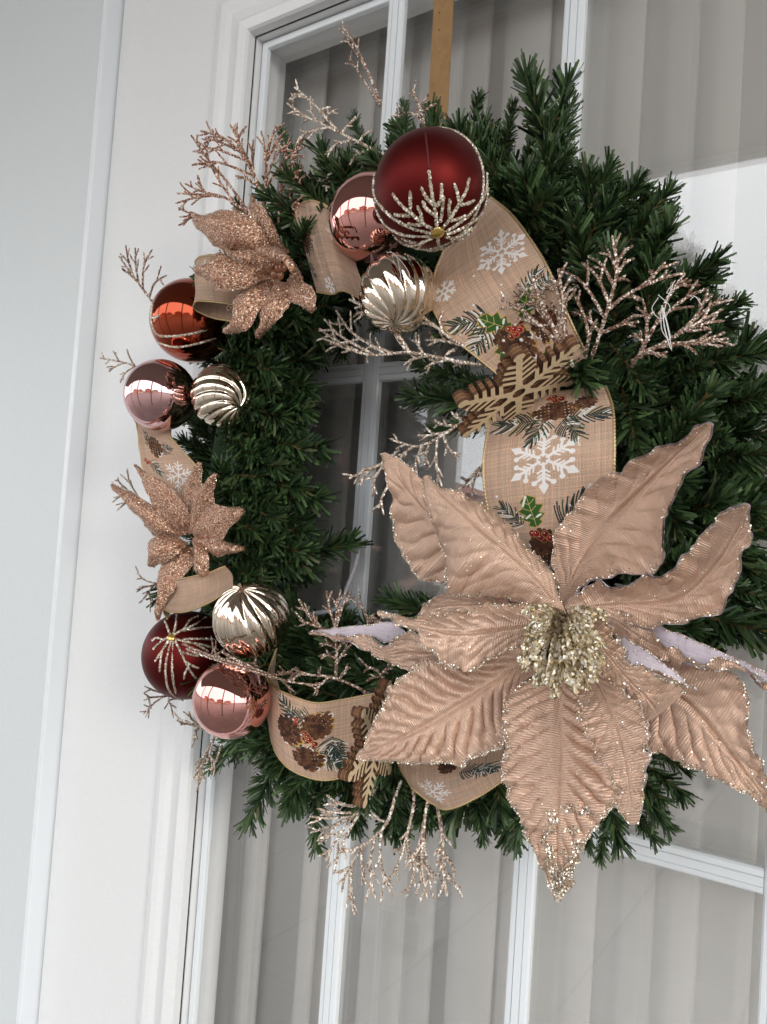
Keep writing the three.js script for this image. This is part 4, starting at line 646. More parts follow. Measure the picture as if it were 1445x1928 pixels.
// rows across the ribbon, each [left x, y, z, right x, y, z] in order along it
function ribbon(name, label, rows, prints, o = {}) {
  const cl = new THREE.CatmullRomCurve3(rows.map((r) => P(r[0], r[1], r[2])), false, 'centripetal'), cr = new THREE.CatmullRomCurve3(rows.map((r) => P(r[3], r[4], r[5])), false, 'centripetal');
  const nu = 60, nv = 24, grid = [], fx = 1 / (rows.length - 1); let along = 0, acc = [0];
  for (let i = 0; i <= nu; i++) { const u = i / nu, a = cl.getPoint(u), b = cr.getPoint(u), row = []; const bow = (o.bow ?? 0.003) * (0.6 + 0.8 * n1(u * 3 + 5, 2));
    for (let j = 0; j <= nv; j++) { const v = j / nv, p = a.clone().lerp(b, v); p.z += bow * Math.sin(Math.PI * v) + 0.0030 * (n2(u * 5, v * 3 + rows[0][0]) - 0.5) + 0.0012 * (n1(u * 14, v * 2 + rows[0][1]) - 0.5); row.push({ p, u, v }); }
    grid.push(row); if (i) { along += grid[i][nv >> 1].p.distanceTo(grid[i - 1][nv >> 1].p); acc.push(along); } }
  const W = 400, H = Math.max(64, Math.round(W * along / (o.width ?? WIDE))), cv = document.createElement('canvas'); cv.width = W; cv.height = H; const ctx = cv.getContext('2d'); burlap(ctx, W, H, Math.round(rows[0][0] + rows[0][1]));
  const find = (x, y) => { let best = 1e9, at = [0, 0]; grid.forEach((row, i) => row.forEach((q, j) => { const s = toPx(q.p), d = (s[0] - x) ** 2 + (s[1] - y) ** 2; if (d < best) { best = d; at = [q.v * W, acc[i] / along * H]; } })); return at; };
  const mm = W / (o.width ?? WIDE) / 1000;
  for (const [kind, x, y, rot, ...args] of prints) { const [cx, cy] = find(x, y); ctx.save(); ctx.translate(cx, cy); ctx.rotate(rot); PRINT[kind](ctx, ...args.map((a, i) => kind === 'dots' ? a.map((d) => d.map((e) => e * mm)) : (i === args.length - 1 && ['spray', 'berries', 'cone'].includes(kind)) ? a : a * mm)); ctx.restore(); }
  const tex = new THREE.CanvasTexture(cv); tex.colorSpace = THREE.SRGBColorSpace; tex.magFilter = THREE.LinearFilter;
  const bump = weaveBump.clone(); bump.repeat.set(2.9, 2.9 * along / (o.width ?? WIDE)); bump.needsUpdate = true;
  const pos = [], uv = [], idx = []; for (let i = 0; i <= nu; i++) for (const q of grid[i]) { pos.push(q.p.x, q.p.y, q.p.z); uv.push(q.v, 1 - acc[i] / along); }
  for (let i = 0; i < nu; i++) for (let j = 0; j < nv; j++) { const a = i * (nv + 1) + j, b = a + nv + 1; idx.push(a, b, b + 1, a, b + 1, a + 1); }
  const g = new THREE.BufferGeometry(); g.setAttribute('position', new THREE.Float32BufferAttribute(pos, 3)); g.setAttribute('uv', new THREE.Float32BufferAttribute(uv, 2)); g.setIndex(idx); g.computeVertexNormals();
  const t = thing(name, label, 'ribbon', grid[nu >> 1][nv >> 1].p);
  part(t, 'cloth', g, new THREE.MeshPhysicalMaterial({ map: tex, bumpMap: bump, bumpScale: 0.00035, roughness: 0.92, side: THREE.DoubleSide }));
  for (const [c, sd] of [[cl, 0], [cr, nv]]) { // gold wired edge: a twisted cord
    const pts = grid.map((row) => row[sd].p), c2 = new THREE.CatmullRomCurve3(pts), L = c2.getLength(), n = Math.round(L / 0.0006), k = 6, ps = [], ix = []; let nm = V3(0.2, 0.4, 1);
    for (let i = 0; i <= n; i++) { const u = i / n, p = c2.getPointAt(u), tg = c2.getTangentAt(u); nm.addScaledVector(tg, -nm.dot(tg)).normalize(); const bn = V3().crossVectors(tg, nm), rad = 0.00065 * (0.72 + 0.5 * Math.abs(Math.sin(u * L / 0.0021 * Math.PI)));
      for (let q = 0; q < k; q++) { const a = q / k * 6.283 + u * L * 900; const w = p.clone().addScaledVector(nm, Math.cos(a) * rad).addScaledVector(bn, Math.sin(a) * rad * 1.25); ps.push(w.x, w.y, w.z); } }
    for (let i = 0; i < n; i++) for (let q = 0; q < k; q++) { const a = i * k + q, b = i * k + (q + 1) % k; ix.push(a, b, b + k, a, b + k, a + k); }
    const eg = new THREE.BufferGeometry(); eg.setAttribute('position', new THREE.Float32BufferAttribute(ps, 3)); eg.setIndex(ix); eg.computeVertexNormals(); part(t, 'wired_edge', eg, M.goldWire);
  }
  return t;
}
ribbon('burlap_ribbon', 'tan burlap ribbon between the upper glitter flower and the shiny pink bauble', [[556, 396, 0.082, 598, 550, 0.094], [576, 378, 0.090, 622, 553, 0.104], [606, 382, 0.094, 652, 549, 0.106], [645, 412, 0.088, 705, 580, 0.092]],
  [['spray', 590, 452, 0.5, 13, 31], ['spray', 575, 500, 2.2, 12, 32], ['cone', 578, 462, 0.3, 11, 16, 33], ['flake', 628, 442, 0, 7.5], ['flake', 650, 470, 0.5, 5], ['stub', 622, 536, 0.2, 5.5], ['dots', 612, 500, 0, [[0, 0, 0.5], [5, -6, 0.5], [8, 6, 0.6]]]]);
ribbon('burlap_ribbon', 'wide burlap ribbon with white snowflakes and holly right of the big red bauble', [[845, 455, 0.092, 925, 372, 0.088], [818, 520, 0.100, 962, 402, 0.096], [810, 562, 0.104, 995, 445, 0.104], [845, 627, 0.106, 1032, 505, 0.108], [893, 668, 0.104, 1055, 560, 0.108], [945, 712, 0.100, 1080, 615, 0.104], [985, 760, 0.094, 1105, 670, 0.096]],
  [['star', 950, 474, 0.35, 16], ['stub', 840, 545, 0.1, 7.5], ['dots', 892, 520, 0, [[0, 0, 0.8], [10, 16, 0.6], [-8, 18, 0.7], [-16, 30, 0.7], [20, 4, 0.6]]], ['spray', 925, 600, -1.1, 22, 41], ['spray', 925, 612, -1.9, 20, 42], ['spray', 985, 560, 0.9, 17, 43], ['spray', 1020, 545, 0.9, 14, 47], ['holly', 965, 625, -0.5, 22], ['holly', 985, 600, 0.55, 20], ['holly', 950, 630, -2.4, 20], ['cone', 975, 650, -0.5, 20, 22, 44], ['cone', 1025, 610, 0.4, 15, 20, 45], ['holly', 1020, 670, 2.6, 16], ['berries', 972, 618, 0, 2.0, 46], ['dots', 960, 640, 0, [[-3, -2, 1], [6, 4, 1.2], [9, -6, 0.9]]]]);
ribbon('burlap_ribbon', 'burlap ribbon with one large white snowflake just above the velvet poinsettia', [[945, 748, 0.098, 1140, 726, 0.098], [922, 800, 0.108, 1155, 770, 0.108], [912, 855, 0.114, 1158, 815, 0.114], [911, 905, 0.116, 1157, 870, 0.116], [920, 965, 0.112, 1150, 940, 0.112], [945, 1020, 0.104, 1130, 1015, 0.104], [985, 1075, 0.094, 1095, 1070, 0.094]],
  [['star', 1027, 866, 0, 19], ['dots', 1027, 866, 0, [[-25, 17, 0.8], [27, 15, 0.8], [24, -22, 0.7], [-20, 28, 0.7], [30, 30, 0.7]]], ['spray', 1010, 790, -1.6, 20, 51], ['spray', 1060, 788, 1.6, 22, 52], ['spray', 1030, 790, -2.7, 16, 53], ['spray', 1065, 790, 2.6, 16, 54], ['cone', 1038, 775, 1.45, 13, 20, 55], ['cone', 1105, 756, 1.2, 9, 12, 59], ['berries', 1045, 750, 0, 1.6, 56], ['spray', 985, 990, -0.7, 16, 57], ['spray', 1050, 985, 0.75, 19, 58], ['holly', 1008, 992, -0.2, 20], ['cone', 1025, 1035, 0.2, 18, 22, 60], ['berries', 1020, 1012, 0, 2.0, 61]]);
ribbon('burlap_ribbon', 'rolled loop of burlap ribbon under the upper glitter flower, open end facing down', [[470, 500, 0.112, 470, 580, 0.116], [440, 492, 0.122, 440, 573, 0.128], [402, 480, 0.128, 402, 568, 0.134], [376, 484, 0.124, 370, 568, 0.128], [374, 500, 0.114, 370, 583, 0.118], [400, 515, 0.108, 398, 597, 0.110], [445, 520, 0.106, 450, 607, 0.108]],
  [['flake', 386, 500, 0.3, 9], ['dots', 408, 545, 0, [[0, 0, 0.6], [7, 5, 0.5], [-6, -8, 0.6]]]], { bow: 0.0008, width: 0.05 });
ribbon('burlap_ribbon', 'burlap ribbon with a pine cone print above the middle glitter flower', [[250, 782, 0.070, 322, 800, 0.084], [260, 805, 0.078, 322, 822, 0.090], [264, 850, 0.082, 348, 850, 0.092], [277, 900, 0.084, 374, 888, 0.092], [306, 945, 0.080, 378, 925, 0.088], [335, 990, 0.074, 395, 975, 0.080]],
  [['spray', 285, 840, -0.4, 16, 71], ['spray', 300, 850, 1.3, 17, 72], ['spray', 285, 870, 2.6, 15, 73], ['cone', 292, 842, 0.2, 15, 20, 74], ['berries', 277, 868, 0, 1.6, 75], ['flake', 336, 896, 0.35, 15]]);
ribbon('burlap_ribbon', 'open loop of burlap ribbon between the middle glitter flower and the ribbed champagne bauble', [[322, 1160, 0.098, 318, 1176, 0.100], [308, 1112, 0.100, 307, 1150, 0.106], [322, 1096, 0.106, 322, 1152, 0.116], [352, 1088, 0.108, 348, 1152, 0.120], [385, 1080, 0.104, 385, 1138, 0.118], [425, 1066, 0.092, 438, 1108, 0.104]], [], { bow: -0.004, width: 0.045 });
ribbon('burlap_ribbon', 'burlap ribbon with pine cones and red berries at the bottom, left of the velvet poinsettia', [[524, 1214, 0.072, 526, 1300, 0.070], [507, 1262, 0.084, 508, 1340, 0.084], [511, 1284, 0.100, 512, 1395, 0.102], [530, 1300, 0.108, 530, 1435, 0.112], [560, 1314, 0.110, 562, 1458, 0.114], [600, 1323, 0.106, 600, 1468, 0.110], [645, 1317, 0.098, 645, 1464, 0.102], [712, 1304, 0.088, 722, 1440, 0.090]],
  [['spray', 548, 1350, -0.7, 18, 81], ['spray', 585, 1350, 0.2, 17, 82], ['spray', 620, 1345, 0.7, 18, 83], ['spray', 625, 1385, 1.6, 20, 84], ['spray', 620, 1400, 2.1, 18, 85], ['spray', 545, 1400, -2.4, 16, 86], ['spray', 565, 1420, -2.8, 16, 87], ['spray', 605, 1425, 2.5, 16, 88], ['cone', 545, 1378, -0.4, 20, 20, 89], ['cone', 600, 1368, 0.8, 18, 20, 90], ['cone', 582, 1430, 0.1, 17, 20, 91], ['berries', 582, 1393, 0.6, 1.9, 92], ['berries', 556, 1358, 0, 0.9, 93], ['stub', 668, 1432, 0, 6]]);
ribbon('burlap_ribbon', 'curved burlap ribbon tail below the lower left petal of the velvet poinsettia', [[748, 1420, 0.088, 752, 1440, 0.088], [775, 1420, 0.096, 785, 1490, 0.100], [815, 1415, 0.100, 835, 1523, 0.106], [880, 1408, 0.098, 893, 1504, 0.104], [955, 1390, 0.090, 958, 1462, 0.096]],
  [['flake', 815, 1490, 0.8, 13], ['spray', 868, 1455, 2.9, 18, 95], ['spray', 895, 1450, 2.3, 17, 96], ['spray', 920, 1440, 2.0, 15, 98], ['cone', 845, 1440, 1.2, 12, 14, 97]], { bow: 0.006 });

// ---------------------------------------------------------------- glitter twigs
function twig(label, pal, stems, o = {}) {
  const z = o.z ?? 0.1, r0 = 0.76 * (o.r ?? 0.00135), r = rng(o.seed ?? Math.round(stems[0].s[0][0] * 7 + stems[0].s[0][1]));
  const px = (p) => P(p[0], p[1], p[2] ?? z), base = px(stems[0].s[0]), T = thing('glitter_twig', label, 'twig', base);
  const palette = PAL[pal], skin = pal === 'champagne' ? M.twig : M.twigDark, bud = new THREE.MeshPhysicalMaterial({ color: rgb(0.36, 0.05, 0.03), roughness: 0.5 });
  const child = (from, dir, len, rad, depth, geos) => {
    const side = V3(-dir.y, dir.x, 0).normalize(), e = from.clone().addScaledVector(dir, len).add(V3(0, 0, (r() - 0.5) * len * 0.5)), m = from.clone().lerp(e, 0.5).addScaledVector(side, (r() - 0.5) * len * 0.12);
    geos.push(rope([from, m, e], rad, rad * 0.75, Math.floor(r() * 1e6), palette));
    if (depth > 0) for (const q of [0.42, 0.68]) { const s = r() < 0.5 ? 1 : -1, a = s * (0.5 + 0.3 * r()); child(from.clone().lerp(e, q), dir.clone().applyAxisAngle(V3(0, 0, 1), a), len * 0.42, rad * 0.85, depth - 1, geos); }
  };
  for (const st of stems) {
    const pts = st.s.map(px), cv = pts.length > 2 ? new THREE.CatmullRomCurve3(pts, false, 'centripetal') : new THREE.LineCurve3(pts[0], pts[1]);
    part(T, 'stem', rope(pts, r0 * 1.1, r0 * 0.75, Math.floor(r() * 1e6), palette), skin);
    const kids = (st.b ?? []).map((b) => ({ u: b[0], tip: px([b[1], b[2], b[3]]), sub: b[4] }));
    for (const k of kids) {
      const f = cv.getPointAt(k.u), tg = cv.getTangentAt(k.u), L = f.distanceTo(k.tip), m = f.clone().lerp(k.tip, 0.5).addScaledVector(tg, L * 0.10).add(V3(0, 0, (r() - 0.3) * L * 0.12)), geos = [];
      geos.push(rope([f, m, k.tip], r0 * 0.95, r0 * 0.7, Math.floor(r() * 1e6), palette));
      const n = o.sub ?? (L > 0.03 ? 3 : L > 0.014 ? 2 : 1), c = new THREE.CatmullRomCurve3([f, m, k.tip]);
      for (let i = 0; i < n; i++) { const u = 0.35 + 0.5 * (i + 0.3 * r()) / n, s = (i + (k.u > 0.5 ? 1 : 0)) % 2 ? 1 : -1, d = c.getTangentAt(u).applyAxisAngle(V3(0, 0, 1), s * (0.5 + 0.25 * r())); child(c.getPointAt(u), d, clamp(L * (0.28 + 0.12 * r()), 0.005, 0.016), r0 * 0.8, 0, geos); }
      part(T, 'branchlet', mergeGeometries(geos), skin);
    }
    const ends = o.end ?? 2; // forked end
    for (let i = 0; i < ends; i++) { const u = 0.9 - 0.12 * i, d = cv.getTangentAt(u).applyAxisAngle(V3(0, 0, 1), (i % 2 ? 1 : -1) * 0.55), geos = []; child(cv.getPointAt(u), d, 0.007 + 0.004 * r(), r0 * 0.8, 0, geos); part(T, 'branchlet', geos[0], skin); }
  }
  return T;
}
twig('pale gold glitter twig fanning to the upper left above the pink bauble', 'champagne', [{ s: [[735, 300, 0.07], [690, 275, 0.085], [637, 248, 0.09], [590, 225, 0.09], [548, 212, 0.088]], b: [[0.15, 655, 312], [0.3, 612, 292], [0.25, 700, 245], [0.42, 672, 222], [0.55, 555, 267], [0.62, 636, 205], [0.7, 585, 180], [0.8, 540, 193]] }, { s: [[637, 248, 0.09], [600, 205, 0.094], [568, 175, 0.096], [554, 163, 0.096]], b: [[0.4, 622, 202], [0.7, 545, 188]] }, { s: [[660, 370, 0.06], [630, 350, 0.07], [606, 332, 0.074]], b: [[0.4, 615, 360], [0.6, 625, 326]] }], { z: 0.09 });
twig('copper glitter twig fanning out at the top left corner above the glitter flower', 'copper', [
  { s: [[500, 410, 0.08], [492, 365, 0.085], [455, 290, 0.092], [425, 262, 0.094], [397, 248, 0.094]], b: [[0.25, 442, 330], [0.35, 361, 311], [0.5, 363, 286], [0.6, 380, 262], [0.75, 377, 246], [0.45, 442, 238], [0.62, 465, 236]] },
  { s: [[500, 410, 0.08], [500, 340, 0.09], [508, 275, 0.094], [522, 233, 0.094]], b: [[0.35, 548, 267], [0.5, 492, 246], [0.6, 537, 246], [0.3, 575, 275]] },
  { s: [[490, 420, 0.08], [430, 375, 0.09], [380, 360, 0.092], [349, 346, 0.092]], b: [[0.3, 400, 318], [0.45, 334, 364], [0.55, 331, 383], [0.7, 371, 328]] },
  { s: [[470, 425, 0.08], [400, 410, 0.086], [360, 402, 0.088], [336, 391, 0.088]], b: [[0.5, 338, 408], [0.7, 345, 425]] },
  { s: [[560, 430, 0.075], [545, 350, 0.08], [552, 300, 0.085], [560, 270, 0.085]], b: [[0.4, 575, 330], [0.6, 535, 310], [0.2, 575, 390]] },
  { s: [[485, 425, 0.08], [430, 345, 0.088], [392, 300, 0.09], [360, 254, 0.09]], b: [[0.5, 372, 300], [0.7, 395, 262]] }, { s: [[505, 410, 0.08], [474, 315, 0.09], [452, 270, 0.092], [434, 234, 0.092]], b: [[0.4, 478, 262], [0.6, 430, 270]] }, { s: [[525, 420, 0.078], [532, 340, 0.086], [556, 295, 0.088], [567, 258, 0.088]], b: [[0.5, 535, 268], [0.35, 570, 320]] }], { r: 0.0014 });
twig('pair of thin copper glitter strands pointing up at the top left of the wreath', 'rose', [{ s: [[716, 199, 0.05], [690, 130, 0.055], [660, 85, 0.058], [638, 52, 0.058]], b: [] }, { s: [[718, 195, 0.052], [700, 150, 0.06], [672, 90, 0.064], [648, 52, 0.066]] }, { s: [[714, 199, 0.05], [685, 150, 0.055], [655, 105, 0.056]] }], { end: 3, r: 0.0012 });
twig('small glitter twig standing up behind the big matte red bauble', 'rose', [{ s: [[800, 262, 0.09], [797, 225, 0.095], [785, 190, 0.098], [778, 166, 0.098]], b: [[0.4, 822, 196], [0.5, 808, 176], [0.3, 770, 212]] }, { s: [[770, 258, 0.08], [755, 225, 0.085], [745, 212, 0.085]], b: [[0.4, 762, 212]] }]);
twig('rose gold glitter twig sticking out left, above the copper bauble', 'rose', [{ s: [[300, 585, 0.08], [285, 565, 0.084], [255, 525, 0.086], [224, 482, 0.086]], b: [[0.35, 287, 469], [0.45, 255, 466], [0.6, 237, 461], [0.2, 314, 518], [0.5, 230, 505]] }]);
twig('pale gold glitter twig sticking out left of the pale pink mirror bauble', 'champagne', [{ s: [[285, 712, 0.08], [255, 690, 0.084], [222, 680, 0.085], [188, 674, 0.085]], b: [[0.3, 240, 660], [0.5, 205, 700], [0.3, 226, 721], [0.6, 218, 662]] }], { r: 0.0012 });
twig('pale gold glitter twig at the left edge behind the middle glitter flower', 'champagne', [{ s: [[285, 965, 0.075], [258, 935, 0.078], [232, 918, 0.08], [210, 914, 0.08]], b: [[0.3, 240, 882], [0.5, 212, 946], [0.35, 220, 962], [0.6, 222, 898]] }], { r: 0.0012 });
twig('bronze glitter twig at the left edge below the middle glitter flower', 'rose', [{ s: [[325, 1112, 0.07], [300, 1100, 0.074], [275, 1093, 0.075], [258, 1079, 0.075]], b: [[0.3, 257, 1115], [0.25, 272, 1127], [0.4, 293, 1138]] }], { r: 0.0011 });
twig('bronze glitter twig at the left edge below the lower matte red bauble', 'rose', [{ s: [[345, 1318, 0.06], [318, 1310, 0.064], [295, 1320, 0.066], [270, 1345, 0.066]], b: [[0.2, 277, 1294], [0.35, 277, 1309], [0.1, 332, 1333], [0.6, 285, 1333]] }], { r: 0.0011 });
twig('pale gold glitter twig hanging down below the lower pink bauble', 'champagne', [{ s: [[415, 1370, 0.07], [398, 1400, 0.074], [380, 1440, 0.076], [368, 1470, 0.076]], b: [[0.3, 370, 1447], [0.4, 387, 1470], [0.2, 404, 1434], [0.5, 376, 1460]] }, { s: [[410, 1375, 0.07], [380, 1372, 0.074], [356, 1360, 0.076], [334, 1353, 0.076]], b: [[0.3, 356, 1340], [0.5, 340, 1365], [0.4, 372, 1392]] }, { s: [[420, 1375, 0.07], [412, 1420, 0.074], [396, 1452, 0.076]] }], { r: 0.0013 });
twig('large pale glitter twig hanging below the wreath in front of the lower panes', 'champagne', [
  { s: [[712, 1478, 0.075], [685, 1520, 0.08], [640, 1548, 0.082], [585, 1568, 0.082]], b: [[0.25, 615, 1497], [0.35, 597, 1522], [0.45, 583, 1537], [0.55, 600, 1590], [0.4, 614, 1621], [0.3, 628, 1646]] },
  { s: [[756, 1470, 0.08], [745, 1500, 0.084], [728, 1550, 0.088], [682, 1598, 0.088], [650, 1650, 0.088], [644, 1680, 0.088]], b: [[0.3, 700, 1530], [0.38, 740, 1690], [0.45, 707, 1692], [0.55, 640, 1605], [0.62, 690, 1665], [0.75, 667, 1722], [0.8, 630, 1642]] },
  { s: [[770, 1465, 0.08], [780, 1500, 0.086], [770, 1560, 0.088], [752, 1620, 0.088], [728, 1668, 0.088]], b: [[0.3, 755, 1618], [0.5, 790, 1640], [0.6, 740, 1600]] },
  { s: [[812, 1480, 0.08], [800, 1540, 0.088], [790, 1600, 0.09], [778, 1650, 0.09], [765, 1690, 0.09]], b: [[0.25, 805, 1692], [0.35, 817, 1695], [0.45, 770, 1640], [0.6, 800, 1650]] },
  { s: [[815, 1482, 0.08], [828, 1540, 0.086], [836, 1600, 0.088], [842, 1650, 0.088], [868, 1672, 0.088]], b: [[0.3, 853, 1594], [0.5, 842, 1688], [0.6, 860, 1640], [0.45, 822, 1630]] }], { r: 0.0014, seed: 5 });
twig('rose gold glitter twig reaching left under the upper champagne swirl bauble', 'champagne', [
  { s: [[925, 690, 0.095], [860, 680, 0.105], [773, 664, 0.108], [700, 668, 0.106], [650, 655, 0.104], [607, 636, 0.102]], b: [[0.12, 853, 691], [0.2, 800, 694], [0.3, 760, 688], [0.22, 862, 655], [0.33, 783, 625], [0.42, 740, 590], [0.5, 690, 640], [0.55, 633, 583], [0.62, 611, 600], [0.7, 601, 618], [0.66, 693, 685]] },
  { s: [[915, 672, 0.1], [853, 640, 0.108], [815, 610, 0.112], [786, 590, 0.114], [757, 560, 0.114]], b: [[0.25, 800, 640], [0.45, 835, 580], [0.55, 775, 612], [0.7, 800, 565]] },
  { s: [[773, 664, 0.108], [738, 615, 0.112], [700, 585, 0.112], [657, 563, 0.11]], b: [[0.35, 728, 575], [0.6, 665, 598]] }], { r: 0.0014 });
twig('bronze glitter twig with antler like branches standing up at the right on the fir', 'rose', [
  { s: [[1108, 690, 0.09], [1130, 628, 0.105], [1144, 583, 0.108], [1162, 510, 0.108], [1153, 443, 0.106]], b: [[0.3, 1080, 590], [0.4, 1053, 506], [0.5, 1095, 494], [0.62, 1108, 482], [0.72, 1138, 463], [0.78, 1193, 462], [0.7, 1195, 486], [0.66, 1186, 530]] },
  { s: [[1144, 583, 0.108], [1180, 555, 0.11], [1216, 534, 0.11], [1253, 494, 0.108]], b: [[0.3, 1212, 566], [0.55, 1290, 514], [0.75, 1222, 510]] },
  { s: [[1130, 628, 0.105], [1165, 612, 0.108], [1197, 592, 0.108]], b: [[0.5, 1205, 606]] },
  { s: [[1100, 690, 0.09], [1108, 630, 0.105], [1098, 590, 0.108], [1082, 555, 0.108]], b: [[0.4, 1125, 600], [0.7, 1075, 590]] }], { r: 0.0014, seed: 31, end: 1, sub: 1 });
twig('bronze glitter twig spreading to the right over the fir, caught with white glue threads', 'rose', [
  { s: [[1190, 690, 0.085], [1204, 666, 0.095], [1230, 620, 0.1], [1268, 547, 0.1], [1302, 527, 0.098]], b: [[0.35, 1212, 568], [0.5, 1331, 543], [0.7, 1290, 515], [0.3, 1195, 628]] },
  { s: [[1204, 666, 0.095], [1260, 640, 0.1], [1310, 600, 0.1], [1358, 561, 0.098]], b: [[0.3, 1362, 582], [0.5, 1364, 604], [0.65, 1334, 545]] },
  { s: [[1190, 680, 0.09], [1250, 650, 0.1], [1320, 645, 0.1], [1372, 637, 0.098]], b: [[0.35, 1362, 652], [0.6, 1366, 626], [0.2, 1255, 672]] }], { r: 0.0014, seed: 37, end: 1, sub: 2 });
twig('brown glitter twig crossing the holly print beside the wooden snowflake', 'rose', [
  { s: [[1078, 690, 0.11], [1068, 640, 0.120], [1062, 580, 0.122], [1052, 505, 0.12]], b: [[0.3, 1030, 560], [0.5, 1075, 540], [0.2, 1020, 600], [0.45, 1040, 520]] },
  { s: [[1074, 680, 0.11], [1045, 620, 0.122], [1020, 570, 0.124], [1002, 520, 0.122]], b: [[0.35, 985, 560], [0.6, 1028, 525], [0.5, 965, 535]] },
  { s: [[1070, 670, 0.11], [1030, 625, 0.122], [990, 590, 0.122], [940, 562, 0.118]], b: [[0.4, 970, 605], [0.6, 970, 560]] }], { r: 0.0014, seed: 41 });
twig('rose gold glitter twig hanging below the wooden snowflake into the wreath opening', 'champagne', [
  { s: [[895, 775, 0.1], [870, 795, 0.102], [837, 818, 0.104], [790, 840, 0.102], [760, 835, 0.1], [734, 826, 0.1]], b: [[0.12, 850, 774], [0.2, 818, 791], [0.3, 786, 819], [0.35, 866, 864], [0.42, 833, 917], [0.5, 800, 880], [0.6, 785, 895], [0.7, 752, 868]] },
  { s: [[752, 845, 0.095], [728, 868, 0.096], [690, 885, 0.096], [657, 901, 0.096]], b: [[0.4, 674, 914], [0.3, 702, 936], [0.6, 680, 882]] },
  { s: [[745, 890, 0.09], [725, 925, 0.09], [712, 958, 0.09]] },
  { s: [[925, 860, 0.09], [895, 890, 0.092], [862, 925, 0.094], [835, 940, 0.094]], b: [[0.3, 890, 934], [0.2, 912, 900], [0.5, 870, 897]] }], { r: 0.0014, seed: 43 });
twig('rose gold glitter twig standing up above the pine cone ribbon at the bottom left', 'rose', [
  { s: [[700, 1310, 0.085], [665, 1290, 0.092], [628, 1276, 0.096], [575, 1270, 0.096], [522, 1265, 0.094]], b: [[0.6, 557, 1262], [0.7, 540, 1285], [0.4, 590, 1310], [0.3, 660, 1256], [0.5, 605, 1255]] },
  { s: [[632, 1274, 0.096], [634, 1235, 0.1], [633, 1190, 0.1], [634, 1150, 0.098]], b: [[0.2, 662, 1213], [0.3, 600, 1235], [0.45, 602, 1212], [0.4, 668, 1190], [0.7, 615, 1112], [0.75, 662, 1113], [0.85, 643, 1110]] },
  { s: [[633, 1210, 0.1], [615, 1190, 0.1], [598, 1180, 0.1], [563, 1167, 0.098]], b: [[0.5, 563, 1128], [0.4, 590, 1150]] },
  { s: [[700, 1190, 0.09], [690, 1160, 0.092], [677, 1130, 0.092]], b: [[0.4, 711, 1165], [0.3, 725, 1175]] },
  { s: [[735, 1290, 0.09], [710, 1262, 0.094], [690, 1255, 0.094]], b: [[0.4, 740, 1258], [0.3, 690, 1282]] }], { r: 0.0014, seed: 47 });
twig('bundled glitter twig lying across the lower baubles to the printed ribbon', 'rose', [
  { s: [[345, 1212, 0.135], [389, 1231, 0.142], [460, 1253, 0.150], [520, 1274, 0.128]], b: [[0.4, 430, 1215], [0.5, 400, 1210], [0.7, 480, 1240]] }, { s: [[352, 1222, 0.136], [400, 1240, 0.143], [470, 1262, 0.150], [530, 1280, 0.126]], b: [[0.4, 450, 1228]] }, { s: [[420, 1228, 0.143], [470, 1254, 0.150], [540, 1282, 0.124], [600, 1290, 0.11]], b: [[0.6, 560, 1255], [0.7, 545, 1305]] }], { r: 0.0011, seed: 53, end: 1 });

// ---------------------------------------------------------------- laser cut wooden snowflakes
function snowflake(label, cx, cy, z, b, c, arm) {
  const o = P(cx, cy, z), k = depthOf(o) / FL, w = (v) => CX.clone().multiplyScalar(v[0]).addScaledVector(CY, v[1]).addScaledVector(CZ, v[2]).multiplyScalar(k);
  const eb = w(b), ec = w(c), R = (eb.length() + ec.length()) / 2, X = eb.clone().normalize(), nrm = V3().crossVectors(eb, ec).normalize(); if (nrm.dot(C.clone().sub(o)) < 0) nrm.negate(); const Yv = V3().crossVectors(nrm, X);
  const t = thing('wooden_snowflake', label, 'snowflake', o);
  const out = []; const push = (x, y, a) => out.push(new THREE.Vector2(x * Math.cos(a) - y * Math.sin(a), x * Math.sin(a) + y * Math.cos(a)));
  const h = 0.048 * R, bw = 0.033 * R;      // half widths of arm and barbs
  for (let q = 0; q < 6; q++) {
    const a = q * Math.PI / 3, barbs = [[0.30, 0.26], [0.44, 0.25], [0.58, 0.22], [0.72, 0.17]], side = (s) => {
      const list = []; for (const [x, l] of barbs) { const X0 = x * R, L = l * R, d = Math.PI / 3, cx2 = Math.cos(d), sy = Math.sin(d), n = bw;
        list.push([X0, h], [X0 + cx2 * L - sy * 0, h + sy * L - n * 0.2], [X0 + cx2 * L + n * 1.6, h + sy * L - n * 1.0], [X0 + n * 2.3, h]); } return list.map(([x, y]) => [x, s * y]); };
    push(0.17 * R, -h * 1.3, a); for (const [x, y] of side(-1)) push(x, y, a);
    push(0.90 * R, -h, a); const rc = h * 1.75; for (let i = 0; i <= 10; i++) { const e = -2.4 + 4.8 * i / 10; push(0.95 * R + Math.cos(e) * rc, Math.sin(e) * rc, a); } push(0.90 * R, h, a);
    for (const [x, y] of side(1).reverse()) push(x, y, a); push(0.17 * R, h * 1.3, a);
  }
  const s = new THREE.Shape(out), hole = new THREE.Path(); hole.absarc(0, 0, 0.10 * R, 0, Math.PI * 2, true); s.holes.push(hole);
  const mtx = new THREE.Matrix4().makeBasis(X, Yv, nrm).setPosition(o);
  const TH = 0.0024; for (let l = 0; l < 3; l++) { const g = new THREE.ExtrudeGeometry(s, { depth: TH - 0.0003, bevelEnabled: false, curveSegments: 8 }); g.translate(0, 0, -(l + 1) * TH); g.applyMatrix4(mtx); const m = part(t, 'wood_layer', g, [M.woodFace, l === 1 ? M.woodEdge : M.woodBurnt]); }
  return t;
}
